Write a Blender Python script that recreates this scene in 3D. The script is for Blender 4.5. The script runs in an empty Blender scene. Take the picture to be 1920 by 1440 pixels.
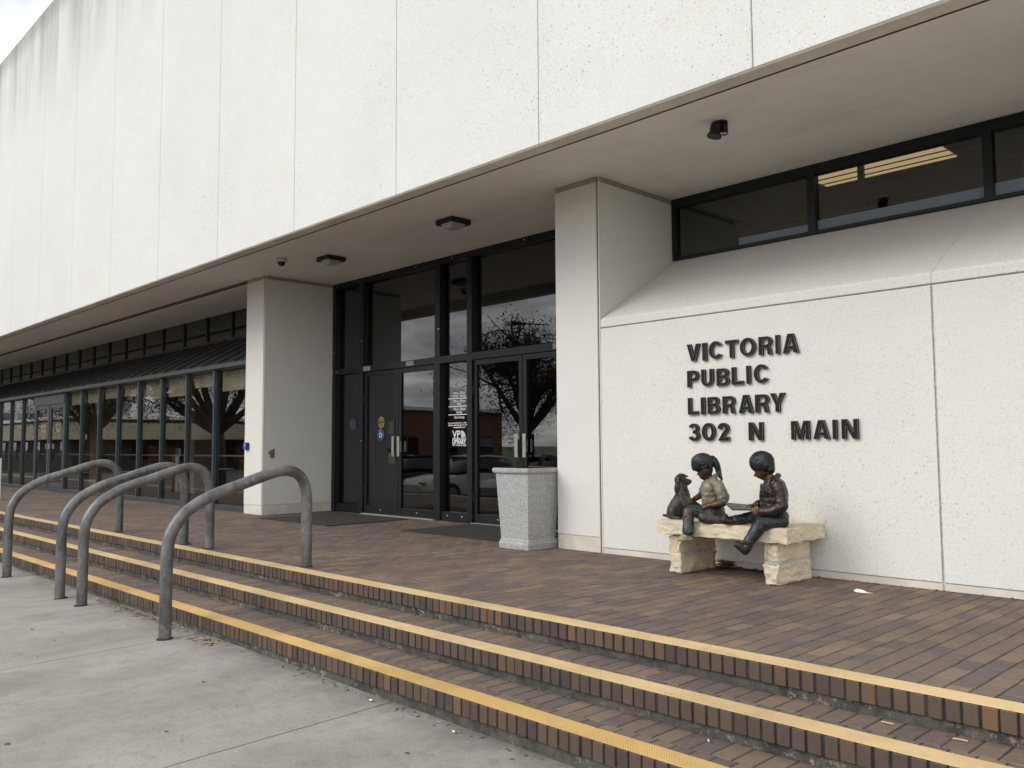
import bpy, bmesh, math, random
from mathutils import Vector, Matrix, noise as mnoise
random.seed(7)
R = math.radians
sc = bpy.context.scene
COL = sc.collection

# ------------------------------------------------------------------ camera
cam = bpy.data.cameras.new('camera'); cam.sensor_width = 36; cam.lens = 1605.99/1920*36
cam.clip_start = .05; cam.clip_end = 3000
camo = bpy.data.objects.new('camera', cam); COL.objects.link(camo); sc.camera = camo
def cam_matrix(C, pitch, yaw, roll):
    fw = Vector((-math.sin(yaw)*math.cos(pitch), math.cos(yaw)*math.cos(pitch), math.sin(pitch)))
    rt = Vector((math.cos(yaw), math.sin(yaw), 0)); up = rt.cross(fw)
    c, s = math.cos(roll), math.sin(roll)
    rt, up = c*rt+s*up, c*up-s*rt
    m = Matrix.Identity(4)
    for i in range(3):
        m[i][0], m[i][1], m[i][2], m[i][3] = rt[i], up[i], -fw[i], C[i]
    return m
CAM = Vector((5.2343, -6.2609, 1.0087))
camo.matrix_world = cam_matrix(CAM, .07199, .80003, -.006)

# ------------------------------------------------------------------ light
SUN_DIR = Vector((-.40, -.80, .60)).normalized()
SUN_EL = math.asin(SUN_DIR.z); SUN_ROT = math.atan2(SUN_DIR.x, SUN_DIR.y)
w = bpy.data.worlds.new('World'); sc.world = w; w.use_nodes = True
nt = w.node_tree; nt.nodes.clear()
def nd(t, typ, **k):
    n = t.nodes.new(typ)
    for a, b in k.items(): setattr(n, a, b)
    return n
def lk(t, a, b): t.links.new(a, b)
wo = nd(nt, 'ShaderNodeOutputWorld'); bg = nd(nt, 'ShaderNodeBackground')
bg.inputs[1].default_value = .1
sky = nd(nt, 'ShaderNodeTexSky', sky_type='NISHITA', sun_disc=False, sun_elevation=SUN_EL, sun_rotation=SUN_ROT)
tc = nd(nt, 'ShaderNodeTexCoord'); sp = nd(nt, 'ShaderNodeSeparateXYZ'); lk(nt, tc.outputs['Generated'], sp.inputs[0])
den = nd(nt, 'ShaderNodeMath', operation='ADD'); den.inputs[1].default_value = .22
mx0 = nd(nt, 'ShaderNodeMath', operation='MAXIMUM'); mx0.inputs[1].default_value = 0; lk(nt, sp.outputs[2], mx0.inputs[0]); lk(nt, mx0.outputs[0], den.inputs[0])
dx = nd(nt, 'ShaderNodeMath', operation='DIVIDE'); lk(nt, sp.outputs[0], dx.inputs[0]); lk(nt, den.outputs[0], dx.inputs[1])
dy = nd(nt, 'ShaderNodeMath', operation='DIVIDE'); lk(nt, sp.outputs[1], dy.inputs[0]); lk(nt, den.outputs[0], dy.inputs[1])
cv = nd(nt, 'ShaderNodeCombineXYZ'); lk(nt, dx.outputs[0], cv.inputs[0]); lk(nt, dy.outputs[0], cv.inputs[1])
cn = nd(nt, 'ShaderNodeTexNoise'); cn.inputs['Scale'].default_value = 2.1; cn.inputs['Detail'].default_value = 9; cn.inputs['Roughness'].default_value = .58; cn.inputs['Distortion'].default_value = .5
lk(nt, cv.outputs[0], cn.inputs['Vector'])
cr = nd(nt, 'ShaderNodeValToRGB'); e = cr.color_ramp.elements
e[0].position = .38; e[0].color = (.43, .45, .48, 1); e[1].position = .66; e[1].color = (1.26, 1.23, 1.19, 1)
cr.color_ramp.elements.new(.5).color = (.70, .705, .705, 1)
lk(nt, cn.outputs['Fac'], cr.inputs[0])
sc10 = nd(nt, 'ShaderNodeVectorMath', operation='SCALE'); sc10.inputs['Scale'].default_value = 20.; lk(nt, cr.outputs[0], sc10.inputs[0])
mixw = nd(nt, 'ShaderNodeMix', data_type='RGBA'); mixw.inputs[0].default_value = .9
lk(nt, sky.outputs[0], mixw.inputs[6]); lk(nt, sc10.outputs[0], mixw.inputs[7])
lk(nt, mixw.outputs[2], bg.inputs[0]); lk(nt, bg.outputs[0], wo.inputs[0])
sun = bpy.data.lights.new('sun', 'SUN'); sun.energy = 1.4; sun.angle = R(28); sun.color = (1, .97, .92)
suno = bpy.data.objects.new('sun', sun); COL.objects.link(suno); suno.location = (0, -20, 30)
suno.rotation_euler = SUN_DIR.to_track_quat('Z', 'Y').to_euler()
vs = sc.view_settings; vs.view_transform = 'Standard'; vs.look = 'None'; vs.exposure = 0; vs.gamma = 1; vs.use_curve_mapping = False
sc.cycles.max_bounces = 10; sc.cycles.diffuse_bounces = 5; sc.cycles.transparent_max_bounces = 12

# ------------------------------------------------------------------ materials
class NT:
    """small builder for node materials"""
    def __init__(s, name):
        s.m = bpy.data.materials.new(name); s.m.use_nodes = True; s.t = s.m.node_tree
        s.b = s.t.nodes['Principled BSDF']; s.out = s.t.nodes['Material Output']
        s.pos = None
    def n(s, typ, ins=None, **k):
        x = nd(s.t, typ, **k)
        for a, b in (ins or {}).items(): s.set(x, a, b)
        return x
    def set(s, x, a, b):
        if hasattr(b, 'is_output'): lk(s.t, b, x.inputs[a])
        else: x.inputs[a].default_value = b
    def P(s):
        if s.pos is None: s.pos = s.n('ShaderNodeNewGeometry').outputs['Position']
        return s.pos
    def math(s, op, a, b=0., clamp=False):
        x = s.n('ShaderNodeMath', {0: a, 1: b}, operation=op); x.use_clamp = clamp; return x.outputs[0]
    def scale(s, v, xyz):
        return s.n('ShaderNodeVectorMath', {0: v, 1: xyz}, operation='MULTIPLY').outputs[0]
    def noise(s, scale, detail=4, rough=.55, vec=None, dist=0.):
        return s.n('ShaderNodeTexNoise', {'Scale': scale, 'Detail': detail, 'Roughness': rough, 'Distortion': dist, 'Vector': vec or s.P()}).outputs['Fac']
    def vor(s, scale, vec=None, feature='F1', rnd=1.):
        x = s.n('ShaderNodeTexVoronoi', {'Scale': scale, 'Vector': vec or s.P(), 'Randomness': rnd}, feature=feature); return x
    def smooth(s, x, a, b, lo=0., hi=1.):
        m = s.n('ShaderNodeMapRange', {0: x, 1: a, 2: b, 3: lo, 4: hi}); m.interpolation_type = 'SMOOTHSTEP'; return m.outputs[0]
    def ramp(s, x, stops):
        r = s.n('ShaderNodeValToRGB', {0: x}); el = r.color_ramp.elements
        while len(el) > 1: el.remove(el[-1])
        el[0].position = stops[0][0]; el[0].color = (*stops[0][1], 1)
        for p, c in stops[1:]: el.new(p).color = (*c, 1)
        return r.outputs[0]
    def mix(s, f, a, b, blend='MIX'):
        x = s.n('ShaderNodeMix', data_type='RGBA', blend_type=blend)
        s.set(x, 0, f)
        for i, c in ((6, a), (7, b)): s.set(x, i, c if hasattr(c, 'is_output') else (*c, 1))
        return x.outputs[2]
    def bump(s, h, dist=.002, strength=1.):
        x = s.n('ShaderNodeBump', {'Height': h, 'Distance': dist, 'Strength': strength}); lk(s.t, x.outputs[0], s.b.inputs['Normal'])
    def done(s, col=None, rough=.6, metal=0., spec=None):
        if col is not None: s.set(s.b, 'Base Color', col if hasattr(col, 'is_output') else (*col, 1))
        s.set(s.b, 'Roughness', rough); s.set(s.b, 'Metallic', metal)
        if spec is not None: s.set(s.b, 'Specular IOR Level', spec)
        return s.m

def mat_concrete(name, base, pit=1., streak=False, warm=.5):
    k = NT(name)
    big = k.noise(.55, 5, .6); mid = k.noise(3.5, 5, .6)
    c = k.mix(k.smooth(big, .3, .7), tuple(x*.95 for x in base), base)
    c = k.mix(k.math('MULTIPLY', k.smooth(mid, .45, .75), .35), c, tuple(x*y for x, y in zip(base, (.93, .91, .87))))
    rnd = k.n('ShaderNodeObjectInfo').outputs['Random']
    c = k.mix(.32, c, k.mix(rnd, (1.0, .985, .95), (.965, .98, 1.0)), 'MULTIPLY')
    clus = k.smooth(k.noise(.8, 3), .30, .66, .74, 1.0)
    pits = None
    dist = k.noise(9, 2)
    vec = k.n('ShaderNodeVectorMath', {0: k.n('ShaderNodeTexNoise', {'Scale': 22., 'Vector': k.P()}).outputs['Color'], 1: (.014, .014, .014), 2: k.P()}, operation='MULTIPLY_ADD').outputs[0]
    for scl, lim, g in ((30, .60, .55), (66, .47, .52)):
        v = k.vor(scl, vec); s3 = k.n('ShaderNodeSeparateColor', {0: v.outputs['Color']}).outputs
        rad = k.math('MULTIPLY', k.math('MAXIMUM', k.math('SUBTRACT', k.math('MULTIPLY', s3[0], clus), lim-.12), 0.), g*pit)
        p = k.math('MULTIPLY', k.math('SUBTRACT', rad, v.outputs['Distance']), 14., True)
        p = k.math('MULTIPLY', p, k.math('MULTIPLY_ADD', s3[1], .6)) if False else k.math('MULTIPLY', p, k.math('ADD', k.math('MULTIPLY', s3[1], .6), .4))
        pits = p if pits is None else k.math('MAXIMUM', pits, p)
    c = k.mix(k.math('MULTIPLY', pits, .66), c, (.22, .21, .19))
    v3 = k.vor(105, vec); s4 = k.n('ShaderNodeSeparateColor', {0: v3.outputs['Color']}).outputs
    fine = k.math('MULTIPLY', k.smooth(v3.outputs['Distance'], .42, .18), k.math('MULTIPLY', k.smooth(s4[0], .45, .95), k.smooth(k.noise(1.6, 4), .25, .6, .35, 1.)))
    c = k.mix(k.math('MULTIPLY', fine, .7*min(1, pit)), c, (.36, .345, .315))
    gr = k.noise(70, 3, .7)
    c = k.mix(k.math('MULTIPLY', k.smooth(gr, .48, .72), .24), c, (.42, .40, .36))
    if streak:
        sx = k.n('ShaderNodeSeparateXYZ', {0: k.P()}).outputs
        st = k.noise(1.7, 6, .65, k.scale(k.P(), (1, 1, .07)))
        top = k.math('ADD', k.smooth(sx[2], 7.2, 9.9), k.math('MULTIPLY', k.smooth(sx[0], -15.5, -24.), .35))
        c = k.mix(k.math('MULTIPLY', k.math('MULTIPLY', k.smooth(st, .36, .66), top), .62, True), c, (.24, .24, .235))
        c = k.mix(k.math('MULTIPLY', k.smooth(sx[2], 9.35, 9.85), .5), c, (.2, .2, .2))
    h = k.math('SUBTRACT', k.math('MULTIPLY', k.noise(120, 4, .7), .3), pits)
    k.bump(h, .003, .8)
    return k.done(c, .88, spec=.3)
M = {}
M['panel'] = mat_concrete('exposed_aggregate_panel', (.79, .787, .765), 1.0, True)
M['wall'] = mat_concrete('cast_wall_concrete', (.785, .775, .748), 1.0)
M['pillar'] = mat_concrete('pillar_concrete', (.775, .762, .73), .7)

def mat_plain(name, col, rough=.6, metal=0., var=.12, nscale=6, bump=0., bscale=60, spec=None):
    k = NT(name)
    c = k.mix(k.smooth(k.noise(nscale, 5), .3, .7), tuple(x*(1-var) for x in col), tuple(min(1, x*(1+var)) for x in col))
    if bump: k.bump(k.noise(bscale, 4), bump)
    return k.done(c, rough, metal, spec)
k = NT('soffit_paint'); n1 = k.noise(.9, 6, .65); n2 = k.noise(2.3, 5, .6, k.scale(k.P(), (.5, 1.6, 1)))
c = k.mix(k.smooth(n1, .32, .68), (.72, .685, .645), (.79, .755, .715))
c = k.mix(k.math('MULTIPLY', k.smooth(n2, .52, .72), .22), c, (.48, .44, .40))
c = k.mix(k.math('MULTIPLY', k.smooth(k.noise(16, 5, .7), .58, .75), .18), c, (.40, .34, .28))
k.bump(k.noise(60, 4), .0008); M['soffit'] = k.done(c, .82)
M['lip'] = mat_plain('panel_lip_concrete', (.62, .57, .50), .85, var=.12, nscale=2.5, bump=.001)
M['trim'] = mat_plain('taupe_trim', (.33, .295, .255), .7)
M['gap'] = mat_plain('shadow_gap', (.035, .028, .024), .9)
M['caulk'] = mat_plain('lilac_grey_sealant', (.50, .485, .53), .7, nscale=30, var=.2)
M['caulk_panel'] = mat_plain('grey_sealant', (.50, .50, .50), .7, nscale=30, var=.25)
M['caulk_brown'] = mat_plain('brown_sealant', (.16, .115, .075), .7, nscale=12, var=.3)
M['groove'] = mat_plain('brown_soffit_strip', (.16, .13, .11), .8, nscale=8, var=.3)
M['frame'] = mat_plain('dark_anodised_frame', (.018, .021, .025), .38, .35, var=.15, spec=.4)
M['frame_grey'] = mat_plain('slate_grey_frame', (.055, .066, .074), .42, .2, var=.12)
M['roof'] = mat_plain('dark_metal_roof', (.042, .043, .040), .5, .2, var=.2)
M['black'] = mat_plain('black_metal', (.012, .012, .013), .45)
M['steel'] = mat_plain('brushed_steel', (.62, .60, .56), .28, 1.)
M['screw'] = mat_plain('bright_screw', (.75, .75, .74), .3, .8)
M['mat'] = mat_plain('doormat_rib', (.035, .034, .030), .95, nscale=80, var=.35, bump=.002, bscale=300)
M['plinth'] = mat_plain('plinth_concrete', (.66, .62, .55), .85, nscale=4, bump=.001)
M['scar'] = mat_plain('broken_concrete_scar', (.20, .16, .11), .95, nscale=60, var=.5, bump=.006, bscale=80)
M['white'] = mat_plain('white_paint', (.75, .75, .73), .5, var=.04)
M['decal_white'] = mat_plain('white_vinyl', (.82, .83, .84), .5, var=.02)
M['decal_yellow'] = mat_plain('yellow_vinyl', (.26, .21, .05), .5, var=.06)
M['decal_blue'] = mat_plain('blue_vinyl', (.018, .052, .15), .5, var=.06)
M['decal_pale'] = mat_plain('pale_blue_vinyl', (.045, .055, .08), .5, var=.06)
M['decal_red'] = mat_plain('red_vinyl', (.55, .12, .09), .5, var=.06)
M['paper'] = mat_plain('paper_white', (.8, .8, .78), .8, var=.03)
M['notice'] = mat_plain('faded_notice', (.035, .037, .036), .8, var=.2)
M['film'] = mat_plain('frosted_window_film', (.20, .235, .29), .5, var=.06)
M['reader_blue'] = mat_plain('blue_face_plastic', (.02, .13, .48), .35)
M['plastic_white'] = mat_plain('off_white_plastic', (.55, .54, .52), .4)
M['dome'] = mat_plain('smoked_dome', (.006, .006, .007), .08)
M['diffuser'] = mat_plain('frosted_lamp_glass', (.42, .40, .38), .3, nscale=20)
M['letter'] = mat_plain('blue_black_letter', (.007, .009, .014), .6, 0., spec=.25)
M['letter_side'] = mat_plain('black_letter_side', (.007, .007, .008), .6, spec=.25)
M['letter_trim'] = mat_plain('bronze_letter_edge', (.26, .21, .14), .4, .4)
M['carpet'] = mat_plain('interior_carpet', (.10, .08, .065), .95, nscale=30)
M['inwall'] = mat_plain('interior_wall', (.34, .31, .26), .9, nscale=2)
M['inceil'] = mat_plain('interior_ceiling', (.5, .49, .46), .9)
M['shade'] = mat_plain('cream_shade_cloth', (.80, .76, .66), .9, nscale=50, var=.05)
M['slat'] = mat_plain('blind_slat', (.16, .145, .11), .6)
M['wood'] = mat_plain('orange_wood', (.42, .15, .05), .5, nscale=10)
M['beige'] = mat_plain('beige_column', (.55, .45, .30), .8)
M['asphalt'] = mat_plain('asphalt', (.055, .055, .056), .9, nscale=3, var=.2, bump=.004, bscale=120)
M['earth'] = mat_plain('far_ground', (.09, .10, .05), .95, nscale=.2, var=.3)
M['kerb'] = mat_plain('kerb_concrete', (.30, .29, .27), .9)
k = NT('tube_light'); k.set(k.b, 'Emission Color', (1, .78, .42, 1)); k.set(k.b, 'Emission Strength', 2.1); M['tube'] = k.done((.8, .7, .5))

def mat_glass(name, tint, ior_f0=.095):
    k = NT(name); k.t.nodes.remove(k.b)
    g = k.n('ShaderNodeNewGeometry').outputs
    d = k.math('ABSOLUTE', k.n('ShaderNodeVectorMath', {0: g['Incoming'], 1: g['Normal']}, operation='DOT_PRODUCT').outputs['Value'])
    f = k.math('ADD', k.math('MULTIPLY', k.math('POWER', k.math('SUBTRACT', 1., d), 5.), 1-ior_f0), ior_f0)
    tr = k.n('ShaderNodeBsdfTransparent', {0: (*tint, 1)}); gl = k.n('ShaderNodeBsdfGlossy', {'Color': (.95, .97, 1, 1), 'Roughness': .006})
    nz = k.noise(.9, 2); bp = k.n('ShaderNodeBump', {'Height': nz, 'Distance': .0025, 'Strength': .25}); lk(k.t, bp.outputs[0], gl.inputs['Normal'])
    mx = k.n('ShaderNodeMixShader', {0: f, 1: tr.outputs[0], 2: gl.outputs[0]}); lk(k.t, mx.outputs[0], k.out.inputs[0])
    return k.m
M['glass'] = mat_glass('tinted_glass', (.74, .73, .70))
M['glass_dark'] = mat_glass('dark_tinted_glass', (.46, .45, .43))
M['glass_car'] = mat_glass('car_glass', (.25, .27, .28))

def mat_brick(name, stops, wearc=(.30, .27, .24), wear=.22, dirt=.3):
    k = NT(name)
    a = k.n('ShaderNodeAttribute', attribute_name='tint').outputs['Fac']
    c = k.ramp(a, stops)
    n1 = k.noise(22, 5, .65); n2 = k.noise(1.1, 5, .6); sp_ = k.noise(190, 3, .7)
    c = k.mix(k.math('MULTIPLY', k.smooth(n1, .4, .75), wear), c, wearc)
    c = k.mix(k.math('MULTIPLY', k.smooth(n2, .42, .7), dirt), c, (.075, .062, .056))
    c = k.mix(k.math('MULTIPLY', k.smooth(sp_, .58, .72), .5), c, (.035, .028, .026))
    k.bump(k.math('ADD', k.noise(90, 5, .7), k.math('MULTIPLY', n1, .6)), .0022, .7)
    return k.done(c, k.smooth(n2, .3, .7, .72, .9), spec=.35)
PAV = [(0, (0.1160, 0.0928, 0.0905)), (.18, (0.1299, 0.0974, 0.0858)), (.42, (0.1601, 0.1137, 0.0905)), (.66, (0.1833, 0.1299, 0.0974)), (.84, (0.2065, 0.1485, 0.1067)), (1, (0.2378, 0.1531, 0.0998))]
BRK = [(0, (.064, .051, .047)), (.25, (.086, .062, .051)), (.55, (.108, .074, .055)), (.8, (.130, .084, .057)), (1, (.180, .100, .056))]
M['paver'] = mat_brick('terrace_paver_clay', PAV)
M['brick'] = mat_brick('riser_brick_clay', BRK, (.16, .13, .11), .18, .25)
M['bed'] = mat_plain('dark_joint_sand', (.040, .034, .030), .95, nscale=12, var=.4, bump=.003)
M['mortar'] = mat_plain('dark_mortar', (.030, .028, .028), .95, nscale=15, var=.35, bump=.003)
# rough riser base concrete with pale broken spots
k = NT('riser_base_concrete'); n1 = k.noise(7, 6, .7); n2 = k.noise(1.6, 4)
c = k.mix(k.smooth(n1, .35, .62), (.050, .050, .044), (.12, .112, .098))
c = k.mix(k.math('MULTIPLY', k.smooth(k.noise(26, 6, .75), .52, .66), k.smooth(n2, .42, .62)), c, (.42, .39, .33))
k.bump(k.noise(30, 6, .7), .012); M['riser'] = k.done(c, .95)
def mat_yellow(name, c1, c2):
    k = NT(name); sx = k.n('ShaderNodeSeparateXYZ', {0: k.P()}).outputs
    wv = k.math('SINE', k.math('MULTIPLY', k.math('ADD', sx[0], k.math('MULTIPLY', sx[1], .75)), 2*math.pi/.0125))
    c = k.mix(k.smooth(k.noise(1.4, 5), .35, .7), c1, c2)
    wear = k.math('MULTIPLY', k.smooth(k.noise(2.6, 6, .75), .44, .68), k.smooth(wv, .0, -.8))
    c = k.mix(k.math('MULTIPLY', k.smooth(k.noise(1.1, 6, .7), .5, .72), .45), c, (.40, .30, .17))
    c = k.mix(k.math('MULTIPLY', k.smooth(k.noise(14, 6, .8), .60, .72), .75), c, (.17, .12, .075))
    c = k.mix(k.math('MULTIPLY', wear, .5), c, (.16, .115, .065))
    c = k.mix(k.math('MULTIPLY', k.smooth(k.noise(45, 5, .7), .60, .74), .35), c, (.2, .15, .09))
    k.bump(k.math('MULTIPLY', wv, k.smooth(k.noise(2.2, 4, .7), .38, .66, .12, .8)), .0013, .7); return k.done(c, .66)
M['yellow'] = mat_yellow('pale_yellow_nosing', (.60, .44, .22), (.70, .51, .26))
M['yellow2'] = mat_yellow('deep_yellow_nosing', (.56, .37, .12), (.68, .46, .16))
# pavement concrete
k = NT('pavement_concrete'); sx = k.n('ShaderNodeSeparateXYZ', {0: k.P()}).outputs
n1 = k.noise(1.3, 6, .65, k.scale(k.P(), (1, .7, 1))); n2 = k.noise(9, 6, .7); n3 = k.noise(140, 3, .8)
c = k.mix(k.smooth(n1, .32, .68), (.232, .217, .196), (.345, .326, .298))
c = k.mix(k.math('MULTIPLY', k.smooth(n2, .46, .72), .5), c, (.185, .172, .155))
c = k.mix(k.math('MULTIPLY', k.smooth(n3, .5, .7), .5), c, (.46, .44, .41))
c = k.mix(k.math('MULTIPLY', k.smooth(k.noise(85, 3, .65), .58, .68), .6), c, (.12, .113, .105))
st = None
for xp, wd, y1 in ((-1.26, .17, -5.2), (-3.13, .22, -5.6), (-3.70, .22, -5.6), (-5.55, .2, -5.)):
    dxp = k.math('ABSOLUTE', k.math('ADD', k.math('SUBTRACT', sx[0], xp), k.math('MULTIPLY', k.math('SUBTRACT', k.noise(2.2, 3), .5), .22)))
    m_ = k.math('MULTIPLY', k.smooth(dxp, wd, wd*.35), k.math('MULTIPLY', k.smooth(sx[1], -3.50, -3.62), k.smooth(sx[1], y1, -3.8)))
    st = m_ if st is None else k.math('MAXIMUM', st, m_)
c = k.mix(k.math('MULTIPLY', st, .55), c, (.35, .325, .27))
gv = k.vor(4.6, k.scale(k.P(), (.75, 1.3, 1))); gc = k.n('ShaderNodeSeparateColor', {0: gv.outputs['Color']}).outputs
gd = k.math('ADD', gv.outputs['Distance'], k.math('MULTIPLY', k.math('SUBTRACT', k.noise(40, 3), .5), .05))
gum = k.math('MULTIPLY', k.smooth(gd, k.math('ADD', k.math('MULTIPLY', gc[1], .075), .02), k.math('MULTIPLY', gc[1], .075)), k.math('GREATER_THAN', gc[0], .12))
c = k.mix(k.math('MULTIPLY', gum, .85), c, (.055, .05, .048))
dirt = k.math('MULTIPLY', k.smooth(sx[1], -3.66, -3.36), k.smooth(k.noise(5, 5), .3, .6))
c = k.mix(k.math('MULTIPLY', dirt, .55), c, (.12, .115, .10))
k.bump(k.math('ADD', k.noise(160, 4, .7), k.math('MULTIPLY', n2, 1.2)), .0025, .7); M['pave'] = k.done(c, .9, spec=.3)
# galvanised, weathered hand rails
k = NT('weathered_rail_paint'); n1 = k.noise(5, 6, .7, k.scale(k.P(), (1, 1, .5))); n2 = k.noise(30, 5, .7)
c = k.mix(k.smooth(n1, .32, .68), (.080, .080, .085), (.215, .215, .22))
c = k.mix(k.math('MULTIPLY', k.math('MULTIPLY', k.smooth(n2, .5, .72), k.smooth(k.noise(3, 3), .4, .65)), .75), c, (.36, .35, .34))
c = k.mix(k.math('MULTIPLY', k.smooth(k.noise(8, 4), .58, .7), .55), c, (.13, .085, .06))
k.bump(n2, .001, .6); M['rail'] = k.done(c, k.smooth(n1, .3, .7, .36, .58), .45)
# limestone
k = NT('cream_limestone'); n1 = k.noise(4, 6, .65, k.scale(k.P(), (1, 1, 2.2))); n2 = k.noise(28, 6, .7)
c = k.mix(k.smooth(n1, .3, .7), (.62, .52, .36), (.74, .67, .52))
c = k.mix(k.math('MULTIPLY', k.smooth(n2, .52, .75), .45), c, (.46, .36, .22))
k.bump(k.math('ADD', n2, k.noise(10, 5, .6)), .012, .8); M['stone'] = k.done(c, .9)
k = NT('granite_aggregate'); v = k.vor(230); c = k.ramp(k.n('ShaderNodeSeparateColor', {0: v.outputs['Color']}).outputs[0], [(0, (.16, .155, .15)), (.2, (.30, .30, .295)), (.5, (.42, .42, .42)), (.78, (.51, .51, .51)), (1, (.66, .66, .66))])
c = k.mix(k.math('MULTIPLY', k.smooth(k.noise(3, 5), .5, .75), .35), c, (.22, .19, .15)); k.bump(v.outputs['Distance'], .003, .7); M['granite'] = k.done(c, .75)
def mat_bronze(name, a, b, rough=.42, metal=.6, c3=None, grain=(1, 1, 1), gs=30):
    k = NT(name); n1 = k.noise(11, 6, .65); n2 = k.noise(gs, 4, .6, k.scale(k.n('ShaderNodeTexCoord').outputs['Object'], grain))
    c = k.mix(k.smooth(n1, .32, .68), a, b)
    if c3: c = k.mix(k.math('MULTIPLY', k.smooth(k.noise(7, 4), .53, .68), .7), c, c3)
    k.bump(k.math('ADD', n1, n2), .006, .7); return k.done(c, k.smooth(n2, .3, .7, rough-.08, rough+.12), metal)
M['b_skin'] = mat_bronze('bronze_skin_patina', (.075, .040, .024), (.17, .085, .042), .40, .55)
M['b_face'] = mat_bronze('bronze_face_patina', (.045, .026, .020), (.12, .060, .036), .38, .55)
M['b_hair'] = mat_bronze('dark_bronze_hair', (.014, .017, .021), (.052, .058, .068), .34, .6, None, (14, 14, 3), 9)
M['b_shirt'] = mat_bronze('sage_patina_shirt', (.15, .14, .10), (.30, .28, .21), .52, .35, (.08, .065, .045))
M['b_jacket'] = mat_bronze('brown_bronze_jacket', (.030, .022, .022), (.068, .050, .049), .34, .6)
M['b_jean'] = mat_bronze('blue_black_jeans', (.024, .026, .030), (.056, .060, .064), .40, .55)
M['b_trouser'] = mat_bronze('brown_bronze_trousers', (.045, .034, .030), (.090, .068, .058), .42, .5, (.05, .085, .08))
M['b_shoe'] = mat_bronze('dark_bronze_shoe', (.022, .018, .017), (.06, .045, .04), .4, .6)
M['b_sneaker'] = mat_bronze('sandy_sneaker', (.22, .19, .12), (.38, .33, .23), .6, .2)
M['b_dog'] = mat_bronze('grey_bronze_fur', (.030, .031, .029), (.085, .080, .070), .42, .55, None, (8, 8, 3), 12)
M['b_book'] = mat_bronze('grey_green_book', (.06, .065, .052), (.13, .13, .105), .45, .4)
M['b_bookdark'] = mat_bronze('black_book_cover', (.010, .012, .013), (.025, .03, .03), .4, .4)
k = NT('leaf_litter'); a = k.n('ShaderNodeAttribute', attribute_name='tint').outputs['Fac']
M['litter'] = k.done(k.ramp(a, [(0, (.06, .035, .02)), (.4, (.17, .085, .035)), (.75, (.34, .24, .12)), (1, (.55, .50, .40))]), .8)
k = NT('oak_foliage'); a = k.n('ShaderNodeAttribute', attribute_name='tint').outputs['Fac']
M['leaf'] = k.done(k.ramp(a, [(0, (.018, .024, .012)), (.6, (.045, .055, .022)), (1, (.10, .095, .04))]), .8)
M['bark'] = mat_plain('oak_bark', (.06, .045, .035), .9, nscale=8, var=.4, bump=.01)
M['bldg_cream'] = mat_plain('cream_fascia', (.55, .48, .36), .8, nscale=.6)
M['bldg_brick'] = mat_plain('red_brown_brickwork', (.17, .08, .055), .9, nscale=.7)
M['bldg_dark'] = mat_plain('dark_shopfront', (.06, .052, .047), .8, nscale=.6)
M['bldg_grey'] = mat_plain('pale_grey_render', (.50, .51, .53), .8, nscale=.5)
M['car_white'] = mat_plain('white_car_paint', (.62, .62, .60), .25, var=.02)
M['car_dark'] = mat_plain('dark_car_paint', (.02, .022, .028), .2, var=.05)
M['car_silver'] = mat_plain('silver_car_paint', (.35, .36, .37), .25, .5, var=.02)
M['tyre'] = mat_plain('tyre_rubber', (.015, .015, .015), .8)

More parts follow.
